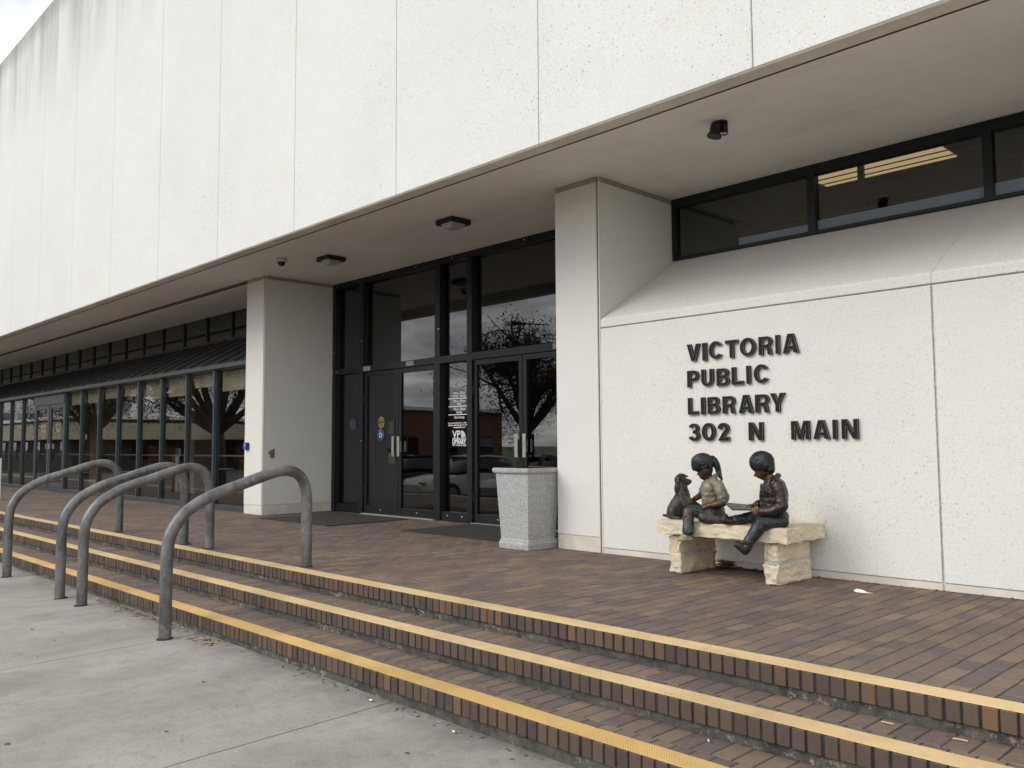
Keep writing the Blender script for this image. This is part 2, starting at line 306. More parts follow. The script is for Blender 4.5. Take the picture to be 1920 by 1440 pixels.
# ------------------------------------------------------------------ mesh helpers
def wloc(o):
    v = Vector((0, 0, 0))
    while o is not None: v += o.location; o = o.parent
    return v
class MB:
    def __init__(s): s.v = []; s.f = []; s.mi = []; s.ti = []
    def face(s, pts, mi=0, ti=.5):
        i = len(s.v); s.v += [tuple(p) for p in pts]; s.f.append(tuple(range(i, i+len(pts)))); s.mi.append(mi); s.ti.append(ti)
    def add(s, vs, fs, mi=0, ti=.5):
        i = len(s.v); s.v += [tuple(p) for p in vs]
        for f in fs: s.f.append(tuple(j+i for j in f)); s.mi.append(mi); s.ti.append(ti)
        return s
    def box(s, x0, x1, y0, y1, z0, z1, mi=0, ti=.5, bottom=True):
        vs = [(x0, y0, z0), (x1, y0, z0), (x1, y1, z0), (x0, y1, z0), (x0, y0, z1), (x1, y0, z1), (x1, y1, z1), (x0, y1, z1)]
        fs = [(4, 5, 6, 7), (0, 1, 5, 4), (1, 2, 6, 5), (2, 3, 7, 6), (3, 0, 4, 7)] + ([(3, 2, 1, 0)] if bottom else [])
        return s.add(vs, fs, mi, ti)
    def hexa(s, p, mi=0, ti=.5):
        "8 corners: bottom ring then top ring"
        return s.add(p, [(4, 5, 6, 7), (0, 1, 5, 4), (1, 2, 6, 5), (2, 3, 7, 6), (3, 0, 4, 7), (3, 2, 1, 0)], mi, ti)
    def prism_x(s, prof, x0, x1, mi=0):
        n = len(prof); vs = [(x0, y, z) for y, z in prof]+[(x1, y, z) for y, z in prof]
        fs = [(i, (i+1) % n, n+(i+1) % n, n+i) for i in range(n)]+[tuple(range(n-1, -1, -1)), tuple(range(n, 2*n))]
        return s.add(vs, fs, mi)
    def tube(s, path, rad, seg=14, mi=0, cap=True, ti=.5):
        n = len(path); P_ = [Vector(p) for p in path]; rings = []
        ref = Vector((0, 0, 1)); prev = None
        for i, p in enumerate(P_):
            t = (P_[min(i+1, n-1)]-P_[max(i-1, 0)]).normalized()
            if prev is None:
                a = t.orthogonal().normalized()
            else:
                a = (prev-t*prev.dot(t)).normalized()
            prev = a; b = t.cross(a); r = rad[i] if isinstance(rad, (list, tuple)) else rad
            rings.append([p+(a*math.cos(2*math.pi*j/seg)+b*math.sin(2*math.pi*j/seg))*r for j in range(seg)])
        vs = [q for r_ in rings for q in r_]
        fs = [(i*seg+j, i*seg+(j+1) % seg, (i+1)*seg+(j+1) % seg, (i+1)*seg+j) for i in range(n-1) for j in range(seg)]
        if cap: fs += [tuple(range(seg-1, -1, -1)), tuple((n-1)*seg+j for j in range(seg))]
        return s.add(vs, fs, mi, ti)
    def lathe(s, prof, c, seg=24, mi=0):
        vs = [(c[0]+r*math.cos(2*math.pi*j/seg), c[1]+r*math.sin(2*math.pi*j/seg), c[2]+z) for r, z in prof for j in range(seg)]
        n = len(prof)
        fs = [(i*seg+j, i*seg+(j+1) % seg, (i+1)*seg+(j+1) % seg, (i+1)*seg+j) for i in range(n-1) for j in range(seg)]
        fs += [tuple(range(seg-1, -1, -1)), tuple((n-1)*seg+j for j in range(seg))]
        return s.add(vs, fs, mi)
    def mesh(s, name, mats, off=Vector((0, 0, 0)), smooth=False):
        me = bpy.data.meshes.new(name)
        me.from_pydata([(a-off.x, b-off.y, c-off.z) for a, b, c in s.v], [], s.f)
        for m in mats: me.materials.append(m)
        me.polygons.foreach_set('material_index', s.mi)
        at = me.attributes.new('tint', 'FLOAT', 'FACE'); at.data.foreach_set('value', s.ti)
        if smooth: me.polygons.foreach_set('use_smooth', [True]*len(s.f))
        me.update(); return me
    def build(s, name, mats, parent=None, bevel=0., smooth=False, fix=False, origin=None):
        if not isinstance(mats, (list, tuple)): mats = [mats]
        off = wloc(parent)
        o_loc = Vector((0, 0, 0))
        if parent is None and origin is not None: off = Vector(origin); o_loc = Vector(origin)
        me = s.mesh(name, mats, off, smooth)
        if fix:
            bm = bmesh.new(); bm.from_mesh(me); bmesh.ops.recalc_face_normals(bm, faces=bm.faces); bm.to_mesh(me); bm.free()
        o = bpy.data.objects.new(name, me); COL.objects.link(o); o.parent = parent; o.location = o_loc
        if bevel:
            b = o.modifiers.new('bevel', 'BEVEL'); b.width = bevel; b.segments = 2; b.limit_method = 'ANGLE'
        return o
def tag(o, label=None, cat=None, group=None, kind=None):
    if label: o['label'] = label
    if cat: o['category'] = cat
    if group: o['group'] = group
    if kind: o['kind'] = kind
    return o
def empty(name, loc=(0, 0, 0), parent=None, rz=0.):
    o = bpy.data.objects.new(name, None); COL.objects.link(o); o.location = loc; o.rotation_euler = (0, 0, rz); o.parent = parent
    o.empty_display_size = .1; return o
def link(name, me, parent, loc):
    o = bpy.data.objects.new(name, me); COL.objects.link(o); o.parent = parent; o.location = loc; return o
def Box(name, m, parent, x0, x1, y0, y1, z0, z1, bevel=0., **k):
    return MB().box(x0, x1, y0, y1, z0, z1).build(name, m, parent, bevel, **k)

# ------------------------------------------------------------------ ground, road, pavement
def sheet(name, m, x0, x1, y0, y1, z):
    o = MB(); o.face([(x0, y0, z), (x1, y0, z), (x1, y1, z), (x0, y1, z)]); r = o.build(name, m); r['kind'] = 'structure'; return r
sheet('ground', M['earth'], -900, 900, -900, 900, -.80)
sheet('road', M['asphalt'], -300, 120, -26, -7.42, -.77)
MB().box(-120, 60, -7.42, -7.22, -.9, -.492).build('kerb', M['kerb'], bevel=.015)['kind'] = 'structure'
walk = empty('sidewalk', (0, -5, -.5)); walk['kind'] = 'structure'
def walk_z(x, y):
    t = min(1, max(0, (x+1.9)/4.6)); z = -.398-.029*t
    return z-.022*(-3.34-y)
JX = [1.23+2.44*i for i in range(-13, 4)]
for i in range(len(JX)-1):
    x0, x1 = JX[i]+.0055, JX[i+1]-.0055
    m_ = MB(); nx, ny = 8, 24
    def jit(x, y, i_): return x+(mnoise.noise((i_*7.3, y*5.1, 0))*.005+mnoise.noise((i_*7.3, y*19, 4))*.003 if -8 < x < 5 else 0)
    gr = [[None]*(ny+1) for _ in range(nx+1)]; vs = []; fs = []
    for a in range(nx+1):
        for b in range(ny+1):
            x = x0+(x1-x0)*a/nx; y = -7.215+(7.215-3.30)*b/ny
            z = walk_z(x, y)
            if a in (0, nx): x = jit(x, y, i+(1 if a == nx else 0)); z -= .003
            gr[a][b] = len(vs); vs.append((x, y, z))
    for a in range(nx):
        for b in range(ny): fs.append((gr[a][b], gr[a+1][b], gr[a+1][b+1], gr[a][b+1]))
    for edge in ([(gr[0][b], gr[0][b+1]) for b in range(ny)], [(gr[nx][b+1], gr[nx][b]) for b in range(ny)], [(gr[a+1][0], gr[a][0]) for a in range(nx)], [(gr[a][ny], gr[a+1][ny]) for a in range(nx)]):
        for p, q in edge:
            n_ = len(vs); vs += [(vs[p][0], vs[p][1], vs[p][2]-.1), (vs[q][0], vs[q][1], vs[q][2]-.1)]
            fs.append((q, p, n_, n_+1))
    m_.add(vs, fs); m_.build('concrete_slab', M['pave'], walk)
m_ = MB(); m_.face([(-31, -7.21, -.53), (8.5, -7.21, -.53), (8.5, -3.31, -.445), (-31, -3.31, -.445)]); m_.build('joint_fill', M['bed'], walk)

# ------------------------------------------------------------------ terrace and steps
XL, XR = -31., 7.2
T = [-2.615, -2.966, -3.345]; H = .136
def tint_pav():
    r = random.random()
    return random.uniform(0, .25) if r < .28 else random.uniform(.25, .66) if r < .80 else random.uniform(.66, .86) if r < .965 else random.uniform(.9, 1)
def paver_mesh(name, sx, sy, sz, t, m, ch=.0035):
    b = MB(); x, y = sx/2, sy/2
    j = [random.uniform(-.0012, .0012) for _ in range(8)]
    top = [(-x+ch, -y+ch, 0), (x-ch, -y+ch, 0), (x-ch, y-ch, 0), (-x+ch, y-ch, 0)]
    mid = [(-x, -y, -ch), (x, -y, -ch), (x, y, -ch), (-x, y, -ch)]
    bot = [(-x, -y, -sz), (x, -y, -sz), (x, y, -sz), (-x, y, -sz)]
    fs = [(0, 1, 2, 3)]
    for i in range(4):
        k_ = (i+1) % 4; fs += [(4+i, 4+k_, k_, i), (8+i, 8+k_, 4+k_, 4+i)]
    b.add([(p[0]+j[i % 8], p[1]+j[(i+3) % 8], p[2]) for i, p in enumerate(top+mid+bot)], fs, 0, t)
    return b
def lay(parent, items, sx, sy, sz, mat_, name, stuffname, n_ind=300):
    """items: (x,y,z,tint); the nearest ones become parts of their own, the rest one joined part"""
    items.sort(key=lambda q: (Vector(q[:3])-CAM).length)
    var = [paver_mesh(name, sx, sy, sz, (i+.5)/24, mat_).mesh(name, [mat_]) for i in range(24)]
    off = wloc(parent)
    vis = 0
    rest = MB()
    for (x, y, z, t) in items:
        ok = in_view(x, y, z) and vis < n_ind
        dz = random.uniform(-.0014, .0014)
        if ok:
            o = link(name, var[min(23, int(t*24))], parent, Vector((x, y, z+dz))-off); vis += 1
            o.rotation_euler = (random.uniform(-.004, .004), random.uniform(-.006, .006), random.uniform(-.006, .006))
        else:
            b = paver_mesh(name, sx, sy, sz, t, mat_)
            rest.add([(a+x, b_+y, c+z+dz) for a, b_, c in b.v], b.f[:5] if False else b.f, 0, t)
    if rest.v: rest.build(stuffname, mat_, parent)['kind'] = 'stuff'
CI = camo.matrix_world.inverted()
def in_view(x, y, z, mg=.04):
    p = CI @ Vector((x, y, z))
    if p.z > -.1: return False
    return abs(p.x/-p.z) < 960/1606+mg and abs(p.y/-p.z) < 720/1606+mg

ter = empty('terrace', (0, -1, 0)); ter['kind'] = 'structure'
Box('paver_bed', M['bed'], ter, XL, XR, T[0]+.141, 1.9, -.12, -.0028)
its = []
SX, SY = .0985, .1955
i = 0; x = XL+.05
while x < XR:
    y = T[0]+.133+SY/2+(.0 if i % 2 else -SY/2)+random.uniform(-.012, .012)
    lim = 1.15 if -6.5 < x < -.6 else (.1 if x < -7.2 else .02)
    while y-SY/2 < lim:
        if y-SY/2 > T[0]+.10 or True:
            if y+SY/2 > T[0]+.17: its.append((x, y, 0, tint_pav()))
        y += SY
    i += 1; x += SX
# split half pavers at the nosing: anything crossing the strip edge is cut back
full = []; half = []
for (x, y, z, t) in its:
    y0 = y-SY/2
    if y0 < T[0]+.130: half.append((x, (T[0]+.133+y+SY/2)/2, z, t, y+SY/2-(T[0]+.133)))
    else: full.append((x, y, z, t))
lay(ter, full, SX-.0055, SY-.0085, .04, M['paver'], 'paver', 'distant_pavers', 300)
hm = MB()
for (x, y, z, t, ln) in half:
    if ln > .02:
        b = paver_mesh('h', SX-.006, ln-.006, .04, t, None); hm.add([(a+x, b_+y, c+z) for a, b_, c in b.v], b.f, 0, t)
hm.build('cut_pavers', M['paver'], ter)['kind'] = 'stuff'

for si in range(3):
    t = T[si]; zt = -H*si
    st = empty('step', (0, t, zt)); st['kind'] = 'structure'
    zb = zt-H-.02 if si < 2 else -.50
    # recessed rough base under the brick nosing, wavy face
    m_ = MB(); n = 300; vs = []; fs = []
    for a in range(n+1):
        x = XL+(XR-XL)*a/n; dy = mnoise.noise((x*1.7, si*9., 0))*.010
        vs += [(x, t+.028+dy, zb), (x, t+.020+dy*.6, zt-.082), (x, t+.16, zt-.082), (x, t+.16, zb)]
    for a in range(n):
        for b in range(3): fs.append((a*4+b, (a+1)*4+b, (a+1)*4+b+1, a*4+b+1))
    m_.add(vs, [f[::-1] for f in fs]).build('riser_base', M['riser'], st)
    Box('mortar_bed', M['mortar'], st, XL, XR, t+.006, t+.140, zt-.083, zt-.0045)
    # rowlock bricks
    var = []
    BW, BP = .0565, .067
    for v_ in range(24):
        b = MB(); wj = BW+random.uniform(-.003, .003); x = wj/2; d = .1; h = .0845; ch = .0028
        sec = [(-x, -h+ch), (-x+ch, -h), (x-ch, -h), (x, -h+ch), (x, -ch), (x-ch, 0), (-x+ch, 0), (-x, -ch)]
        fr = [(p[0]*.985, 0, p[1]) for p in [(-x+ch, -h+ch), (x-ch, -h+ch), (x-ch, -ch), (-x+ch, -ch)]]
        vs = fr+[(p[0], ch, p[1]) for p in sec]+[(p[0], d, p[1]) for p in sec]
        fs = [(0, 1, 2, 3)]
        fs += [(4, 5, 0), (5, 6, 1, 0), (6, 7, 1), (7, 8, 2, 1), (8, 9, 2), (9, 10, 3, 2), (10, 11, 3), (11, 4, 0, 3)]
        fs += [(4+q, 12+q, 12+(q+1) % 8, 4+(q+1) % 8)[::-1] for q in range(8)]
        b.add(vs, fs, 0, (v_+.5)/24); var.append(b)
    mv = [b.mesh('brick', [M['brick']]) for b in var]
    rest = MB(); cnt = 0; off = wloc(st)
    x = XL+.05
    while x < XR:
        tt = random.random(); tt = random.uniform(0, .3) if tt < .26 else random.uniform(.3, .72) if tt < .90 else random.uniform(.72, 1)
        vi = min(23, int(tt*24)); dy = random.uniform(-.003, .0025)
        xx = x+random.uniform(-.0022, .0022); zz = zt-.001-random.uniform(0, .002)
        if in_view(xx, t, zz) and cnt < 299:
            o = link('brick', mv[vi], st, Vector((xx, t+dy, zz))-off); cnt += 1
            o.rotation_euler = (0, random.uniform(-.008, .008), 0)
        else:
            b = var[vi]; rest.add([(a+xx, c+t+dy, d+zz) for a, c, d in b.v], b.f, 0, tt)
        x += BP
    rest.build('distant_bricks', M['brick'], st)['kind'] = 'stuff'
    # painted ribbed nosing strip
    m_ = MB(); n = 620; vs = []; fs = []
    for a in range(n+1):
        x = XL+(XR-XL)*a/n; e1 = mnoise.noise((x*4, si*3.1, 1))*.004+abs(mnoise.noise((x*31, si*3.1, 1)))*.005; e2 = mnoise.noise((x*3, si*3.1, 7))*.005+mnoise.noise((x*24, si*2.1, 7))*.0035
        vs += [(x, t+.007+e1*.6, zt-.001), (x, t+.008+e1*.6, zt+.0035), (x, t+.131+e2, zt+.0035), (x, t+.132+e2, zt-.001)]
    for a in range(n):
        for b in range(3): fs.append((a*4+b, (a+1)*4+b, (a+1)*4+b+1, a*4+b+1))
    m_.add(vs, fs).build('nosing_strip', M['yellow2' if si == 2 else 'yellow'], st)
    if si:
        # tread pavers: one full course against the riser, cut bricks behind the nosing
        y1 = T[si-1]+.026; full = []; cut = MB(); i = 0; x = XL+.05
        Box('tread_bed', M['bed'], st, XL, XR, t+.141, y1+.02, zt-.1, zt-.0028)
        while x < XR:
            full.append((x, y1-SY/2, zt, tint_pav()))
            ln = y1-SY-(t+.134)
            tt = tint_pav(); b = paver_mesh('h', SX-.006, ln-.005, .04, tt, None); xx = x+SX*.35
            cut.add([(a+xx, b_+t+.134+ln/2, c+zt) for a, b_, c in b.v], b.f, 0, tt)
            x += SX
        lay(st, full, SX-.006, SY-.006, .04, M['paver'], 'paver', 'distant_pavers', 299)
        cut.build('cut_pavers', M['paver'], st)['kind'] = 'stuff'

# ------------------------------------------------------------------ the library building
lib = tag(empty('library_building', (0, 0, 0)), 'white concrete library building with deep overhang above its entrance and lettered wall', 'building')
FY, FZ, TOP, SOF = -1.312, 3.463, 9.92, 3.609
P0, DP = 2.4255, 1.9558
Box('upper_wall_core', M['caulk_panel'], lib, P0-22*DP, P0+3*DP, FY+.014, 9, SOF+.13, TOP-.02)
for i in range(-3, 22):
    x1 = P0-i*DP; x0 = x1-DP
    g = .0045
    m_ = MB()
    m_.box(x0+g, x1-g, FY, FY+.16, FZ+.012, TOP, 0)
    m_.build('wall_panel', M['panel'], lib, bevel=.006)
# lip under the panels (butt pieces) and dark drip line
for i, (a, b) in enumerate(((-40.6, -26.3), (-26.29, -13.3), (-13.29, -6.95), (-6.94, -.155), (-.145, 8.3))):
    m_ = MB(); m_.prism_x([(FY+.004, FZ+.010), (FY+.012, FZ), (-1.165, FZ), (-1.165, SOF+.12), (FY+.2, SOF+.12), (FY+.161, FZ+.010)], a, b)
    m_.build('panel_lip', M['lip'], lib, fix=True)
m_ = MB().box(-40.6, 8.3, -1.1645, -1.138, FZ+.0015, SOF+.12); m_.build('drip_joint', M['gap'], lib)
m_ = MB().box(-40.6, 8.3, -1.138, -1.120, FZ+.001, SOF+.12); m_.build('drip_edge', M['soffit'], lib)
for a, b, y1 in ((-40.6, -20.01, .0), (-20, -13.51, .0), (-13.5, -6.865, .0), (-6.859, -.293, 1.22), (-.287, 8.3, 1.30)):
    Box('soffit_panel', M['soffit'], lib, a, b, -1.12, y1, SOF, SOF+.1)
Box('soffit_backing', M['gap'], lib, -40.6, 8.3, -1.12, 1.3, SOF+.1, SOF+.12)
Box('soffit_strip', M['groove'], lib, -40.6, -6.865, .002, .19, SOF+.02, SOF+.1)
for a, b in ((-40.6, -13.51), (-13.5, -6.865)):
    Box('soffit_panel', M['soffit'], lib, a, b, .192, 1.24, SOF-.002, SOF+.1)
# pillars
def pillar(x0, x1, side_base):
    p = MB().box(x0+.012, x1-.012, .012, 1.30, 0, SOF-.004).build('pillar', M['pillar'], lib)
    Box('front_panel', M['pillar'], p, x0, x1-.036, 0, .0115, .145, SOF-.052, bevel=.004)
    Box('plinth', M['plinth'], p, x0, x1-.036, .004, .0115, 0, .137, bevel=.002)
    Box('joint_bead', M['caulk_brown'], p, x1-.030, x1-.014, .006, .0118, 0, SOF-.01, bevel=.002)
    Box('joint_edge', M['lip'], p, x1-.0355, x1-.0305, .002, .0118, 0, SOF-.052)
    Box('corner_strip', M['pillar'], p, x1-.0118, x1-.0005, .0005, .024, .0, SOF-.052)
    Box('side_panel', M['pillar'], p, x1-.0118, x1, .028, 1.235, side_base, SOF-.052, bevel=.003)
    Box('trim_strip', M['trim'], p, x0+.004, x1-.036, .004, .0115, SOF-.048, SOF-.003)
    Box('trim_strip', M['trim'], p, x1-.0115, x1-.004, .028, 1.235, SOF-.048, SOF-.003)
    Box('left_panel', M['pillar'], p, x0, x0+.0118, .012, 1.2, 0, SOF-.052)
    return p
pl = pillar(-7.14, -6.56, .148); pr = pillar(-.574, 0., 2.13)
Box('side_plinth', M['plinth'], pl, -6.5718, -6.564, .028, 1.235, 0, .14)
# broken scar on the left pillar
m_ = MB(); pts = []
for a in range(14):
    r_ = .075*(1+.45*mnoise.noise((a*1.3, 2, 5))+.25*random.uniform(-1, 1)); an = 2*math.pi*a/14
    pts.append((.151+r_*math.cos(an)*.8, .915+r_*math.sin(an)))
n = len(pts); vs = [(-6.5602, y, z) for y, z in pts]+[(-6.556, .151+(y-.151)*.7, .915+(z-.915)*.7) for y, z in pts]
m_.add(vs, [tuple(range(n, 2*n))]+[(i, (i+1) % n, n+(i+1) % n, n+i) for i in range(n)]); m_.build('broken_patch', M['scar'], pl)

# lettered wall with sloped sill
sw = Box('sign_wall', M['caulk'], lib, .0, 8.3, .012, 1.2, .0, 2.12)
for a, b in ((.004, 3.012), (3.026, 5.6), (5.614, 8.3)):
    Box('lower_panel', M['wall'], sw, a, b, 0, .0115, .055, 2.118, bevel=.004)
    Box('wall_plinth', M['plinth'], sw, a, b, .006, .0115, 0, .048)
    m_ = MB(); m_.prism_x([(0, 2.131), (0, 2.196), (.012, 2.212), (1.235, 2.951), (1.235, 2.1), (.013, 2.125)], a-(.006 if a > .1 else 0), b+.006)
    m_.build('sloped_sill', M['wall'], sw, fix=True, bevel=.003)

# upper strip window over the sill
uw = MB()
uw.box(.0, 8.3, 1.20, 1.28, 3.515, SOF-.004); uw.box(.0, 8.3, 1.20, 1.28, 2.953, 2.981)
uwo = uw.build('strip_window', M['frame'], lib)
for a, b in ((.002, .05), (1.525, 1.60), (3.03, 3.10), (4.53, 4.60), (6.03, 6.1)):
    Box('mullion', M['frame'], uwo, a, b, 1.195, 1.285, 2.982, 3.514)
for a in (2.0,):
    Box('inner_mullion', M['frame'], uwo, a-.022, a+.03, 1.262, 1.30, 2.982, 3.514)
for a, b in ((.05, 1.525), (1.60, 3.03), (3.10, 4.53), (4.6, 6.03)):
    Box('pane', M['glass_dark'], uwo, a, b, 1.240, 1.248, 2.981, 3.515)
Box('window_film', M['film'], uwo, .775, 1.5245, 1.2365, 1.2395, 2.981, 3.060); Box('window_film', M['film'], uwo, 1.6005, 3.0295, 1.2365, 1.2395, 2.981, 3.078); Box('window_film', M['film'], uwo, 3.1005, 4.5, 1.2365, 1.2395, 2.981, 3.09)
bl = empty('window_blind', (0, 0, 0), lib)
for i in range(13):
    z = 3.0+i*.048
    m_ = MB(); m_.prism_x([(1.312, z), (1.312, z+.0025), (1.337, z+.0015), (1.337, z-.001)], .06, 6.0)
    o = m_.build('slat', M['slat'], bl, fix=True)
Box('light_housing', M['inceil'], lib, 1.15, 2.50, 1.68, 2.38, 3.735, 3.76)
Box('tube_panel', M['tube'], lib, 1.18, 2.47, 1.72, 2.34, 3.725, 3.734)

# entrance frame and doors
YF = 1.238
en = MB(); en.box(-6.558, -.576, YF-.05, YF+.10, 3.525, SOF-.004); en.box(-6.558, -.576, YF-.045, YF+.10, 2.145, 2.238)
eo = en.build('entrance_frame', M['frame'], lib)
MX = [(-6.556, -6.47), (-5.80, -5.70), (-3.965, -3.855), (-3.29, -3.19), (-1.36, -1.26), (-.66, -.578)]
for a, b in MX:
    Box('mullion', M['frame'], eo, a, b, YF-.055, YF+.105, .0, 2.144, bevel=.003)
    Box('mullion', M['frame'], eo, a, b, YF-.055, YF+.105, 2.239, 3.524, bevel=.003)
for a, b in ((-6.47, -5.80), (-5.70, -3.965), (-3.855, -3.29), (-3.19, -1.36), (-1.26, -.66)):
    Box('transom_pane', M['glass_dark'], eo, a, b, YF+.036, YF+.044, 2.238, 3.525)
for a, b in ((-6.47, -5.80), (-3.855, -3.29), (-1.26, -.66)):
    Box('bottom_rail', M['frame'], eo, a+.001, b-.001, YF-.03, YF+.08, .0, .125, bevel=.003)
    Box('side_pane', M['glass_dark'], eo, a, b, YF+.036, YF+.044, .125, 2.145)
m_ = MB()
for x, z in ((-6.44, 3.56), (-5.2, 3.565), (-3.6, 3.57), (-4.4, 3.57), (-2.2, 3.57)):
    m_.tube([(x, YF-.052, z), (x, YF-.048, z)], .009, 8)
for x, z in ((-6.50, 2.5), (-5.74, 2.62), (-3.88, 2.62), (-6.42, 2.19), (-5.73, 1.1)):
    m_.tube([(x, YF-.058, z), (x, YF-.052, z)], .009, 8)
for x in (-3.72, -3.42): m_.tube([(x, YF-.034, .075), (x, YF-.028, .075)], .013, 8)
m_.build('frame_screws', M['screw'], eo)
for x in (-5.62, -4.55, -1.66):
    Box('closer_plate', M['trim'], eo, x-.07, x+.11, YF-.052, YF-.047, 2.16, 2.225)
def door(x0, x1, hinge, handle_x, lab):
    y0, y1 = YF-.025, YF+.03
    d = MB(); d.box(x0, x0+.062, y0, y1, .015, 2.138); d.box(x1-.062, x1, y0, y1, .015, 2.138)
    d.box(x0+.063, x1-.063, y0, y1, .015, .125); d.box(x0+.063, x1-.063, y0, y1, 2.072, 2.138)
    o = d.build('door', M['frame'], lib, bevel=.003); o['label'] = lab
    Box('pane', M['glass_dark'], o, x0+.062, x1-.062, YF-.002, YF+.006, .125, 2.072)
    Box('handle', M['steel'], o, handle_x-.028, handle_x+.028, y0-.055, y0-.048, .865, 1.155, bevel=.004)
    Box('handle_post', M['steel'], o, handle_x-.012, handle_x+.012, y0-.0475, y0-.0005, .93, 1.09)
    Box('threshold', M['trim'], o, x0, x1, y0-.06, y1, .001, .013)
    m2 = MB()
    for z in (.35, 1.75): m2.tube([(hinge, y0-.008, z-.06), (hinge, y0-.008, z+.06)], .010, 8)
    m2.build('hinge', M['black'], o)
    m2 = MB(); m2.lathe([(.0, -.001), (.017, 0), (.012, .003)], (0, 0, 0), 10)
    m2.v = [((x0+x1)/2+v[0], y0-v[2]-.001, .075+v[1]*.5) for v in m2.v]; m2.build('door_bolt', M['screw'], o, fix=True)
    return o
dA = door(-5.695, -4.838, -5.69, -4.90, 'left leaf of the left pair of dark glass doors with round stickers')
dB = door(-4.828, -3.970, -3.975, -4.77, 'right leaf of the left pair of dark glass doors')
dC = door(-3.185, -2.280, -3.18, -2.345, 'left leaf of the right pair of dark glass doors')
dD = door(-2.270, -1.365, -1.37, -2.205, 'right leaf of the right pair of dark glass doors')
def disc(name, m, parent, cx, y, cz, rx, rz, seg=28):
    d = MB(); vs = [(cx+rx*math.cos(2*math.pi*i/seg), y, cz+rz*math.sin(2*math.pi*i/seg)) for i in range(seg)]
    vs += [(p[0], y+.002, p[2]) for p in vs]
    d.add(vs, [tuple(range(seg))]+[(i, seg+i, seg+(i+1) % seg, (i+1) % seg) for i in range(seg)]); return d.build(name, m, parent, fix=True)
def text(name, body, size, m, parent, cx, y, z, width=None, align='CENTER', offset=0., ext=.0004):
    c = bpy.data.curves.new(name, 'FONT'); c.body = body; c.size = size; c.align_x = align; c.extrude = ext; c.offset = offset
    o = bpy.data.objects.new(name, c); me = bpy.data.meshes.new_from_object(o); bpy.data.objects.remove(o)
    xs = [v.co.x for v in me.vertices]; sx = 1
    if width: sx = width/(max(xs)-min(xs))
    mid = (max(xs)+min(xs))/2; off = wloc(parent)
    for v in me.vertices:
        X, Z, D = v.co.x, v.co.y, v.co.z
        v.co = Vector((cx+(X-mid)*sx-off.x, y-D-off.y, z+Z-off.z))
    me.materials.append(m); me.name = name
    bm = bmesh.new(); bm.from_mesh(me); bmesh.ops.recalc_face_normals(bm, faces=bm.faces); bm.to_mesh(me); bm.free()
    o = bpy.data.objects.new(name, me); COL.objects.link(o); o.parent = parent; return o
YG = YF-.005
s1 = disc('yellow_sticker', M['decal_yellow'], dA, -5.275, YG-.004, 1.368, .083, .086)
s1['label'] = 'round yellow caution sticker'
Box('sticker_band', M['black'], s1, -5.352, -5.198, YG-.0065, YG-.0045, 1.352, 1.386)
text('sticker_text', 'CAUTION', .034, M['decal_yellow'], s1, -5.275, YG-.0072, 1.357, .13)
text('sticker_text', 'AUTOMATIC', .026, M['black'], s1, -5.275, YG-.0048, 1.398, .11)
text('sticker_text', 'DOOR', .030, M['black'], s1, -5.275, YG-.0048, 1.315, .08)
s2 = disc('blue_sticker', M['decal_blue'], dA, -5.287, YG-.004, 1.185, .094, .096)
s2['label'] = 'round blue wheelchair access sticker'
m_ = MB(); yw = YG-.0055
m_.tube([(-5.30, yw, 1.236), (-5.299, yw, 1.20), (-5.265, yw, 1.198), (-5.250, yw, 1.165)], .006, 6)
m_.tube([(-5.285+.034*math.cos(a), yw, 1.178+.034*math.sin(a)) for a in [R(q) for q in range(110, 350, 20)]], .005, 6)
m_.lathe([(.0, -.009), (.009, 0), (0, .009)], (-5.302, yw, 1.252), 8); m_.build('wheelchair_symbol', M['decal_white'], s2)
Box('sticker_band', M['decal_pale'], s2, -5.345, -5.229, YG-.0052, YG-.0044, 1.122, 1.134)
disc('round_sticker', M['decal_pale'], eo, -6.09, YF+.031, 1.36, .10, .10)
Box('push_bar_end', M['black'], eo, -5.93, -5.87, YF+.06, YF+.09, 1.07, 1.50)
Box('paper_notice', M['notice'], dA, -5.10, -4.93, YG-.0045, YG-.0025, .76, .92)
Box('paper_notice', M['notice'], dA, -5.08, -4.95, YG-.0045, YG-.0025, 1.20, 1.38)
# opening hours on the middle side pane
hp = empty('opening_hours', (-3.51, YF, 1.3), lib)
YT = YF+.0325; cx = -3.545
for body, sz, z, wd in (('9:00 am - 8:00 pm', .044, 1.711, .25), ('Monday - Thursday', .044, 1.673, .27), ('9:00 am - 5:30 pm', .044, 1.601, .25), ('Friday', .044, 1.562, .09),
                        ('9:00 am - 5:00 pm', .044, 1.492, .25), ('Saturday', .044, 1.452, .125), ('Closed Sunday', .046, 1.382, .21),
                        ("Your resources don't end here... Online services", .026, 1.312, .47), ('databases, catalog and more are available at', .026, 1.284, .46), ('victoriapubliclibrary.org', .026, 1.254, .25),
                        ('where the journey begins', .034, 1.012, .285)):
    text('hours_line', body, sz, M['decal_white'], hp, cx, YT, z, wd, offset=.0012)
for z in (1.652, 1.545, 1.434): Box('hours_rule', M['decal_white'], hp, -3.77, -3.32, YT-.001, YT+.001, z-.006, z+.006)
text('logo_letters', 'VP', .135, M['decal_white'], hp, -3.605, YT, 1.122, .17, offset=.003)
text('logo_letters', 'VICTORIA PUBLIC', .036, M['decal_white'], hp, cx, YT, 1.092, .285, offset=.002)
text('logo_letters', 'LIBRARY', .078, M['decal_white'], hp, cx, YT, 1.040, .285, offset=.004)
m_ = MB()
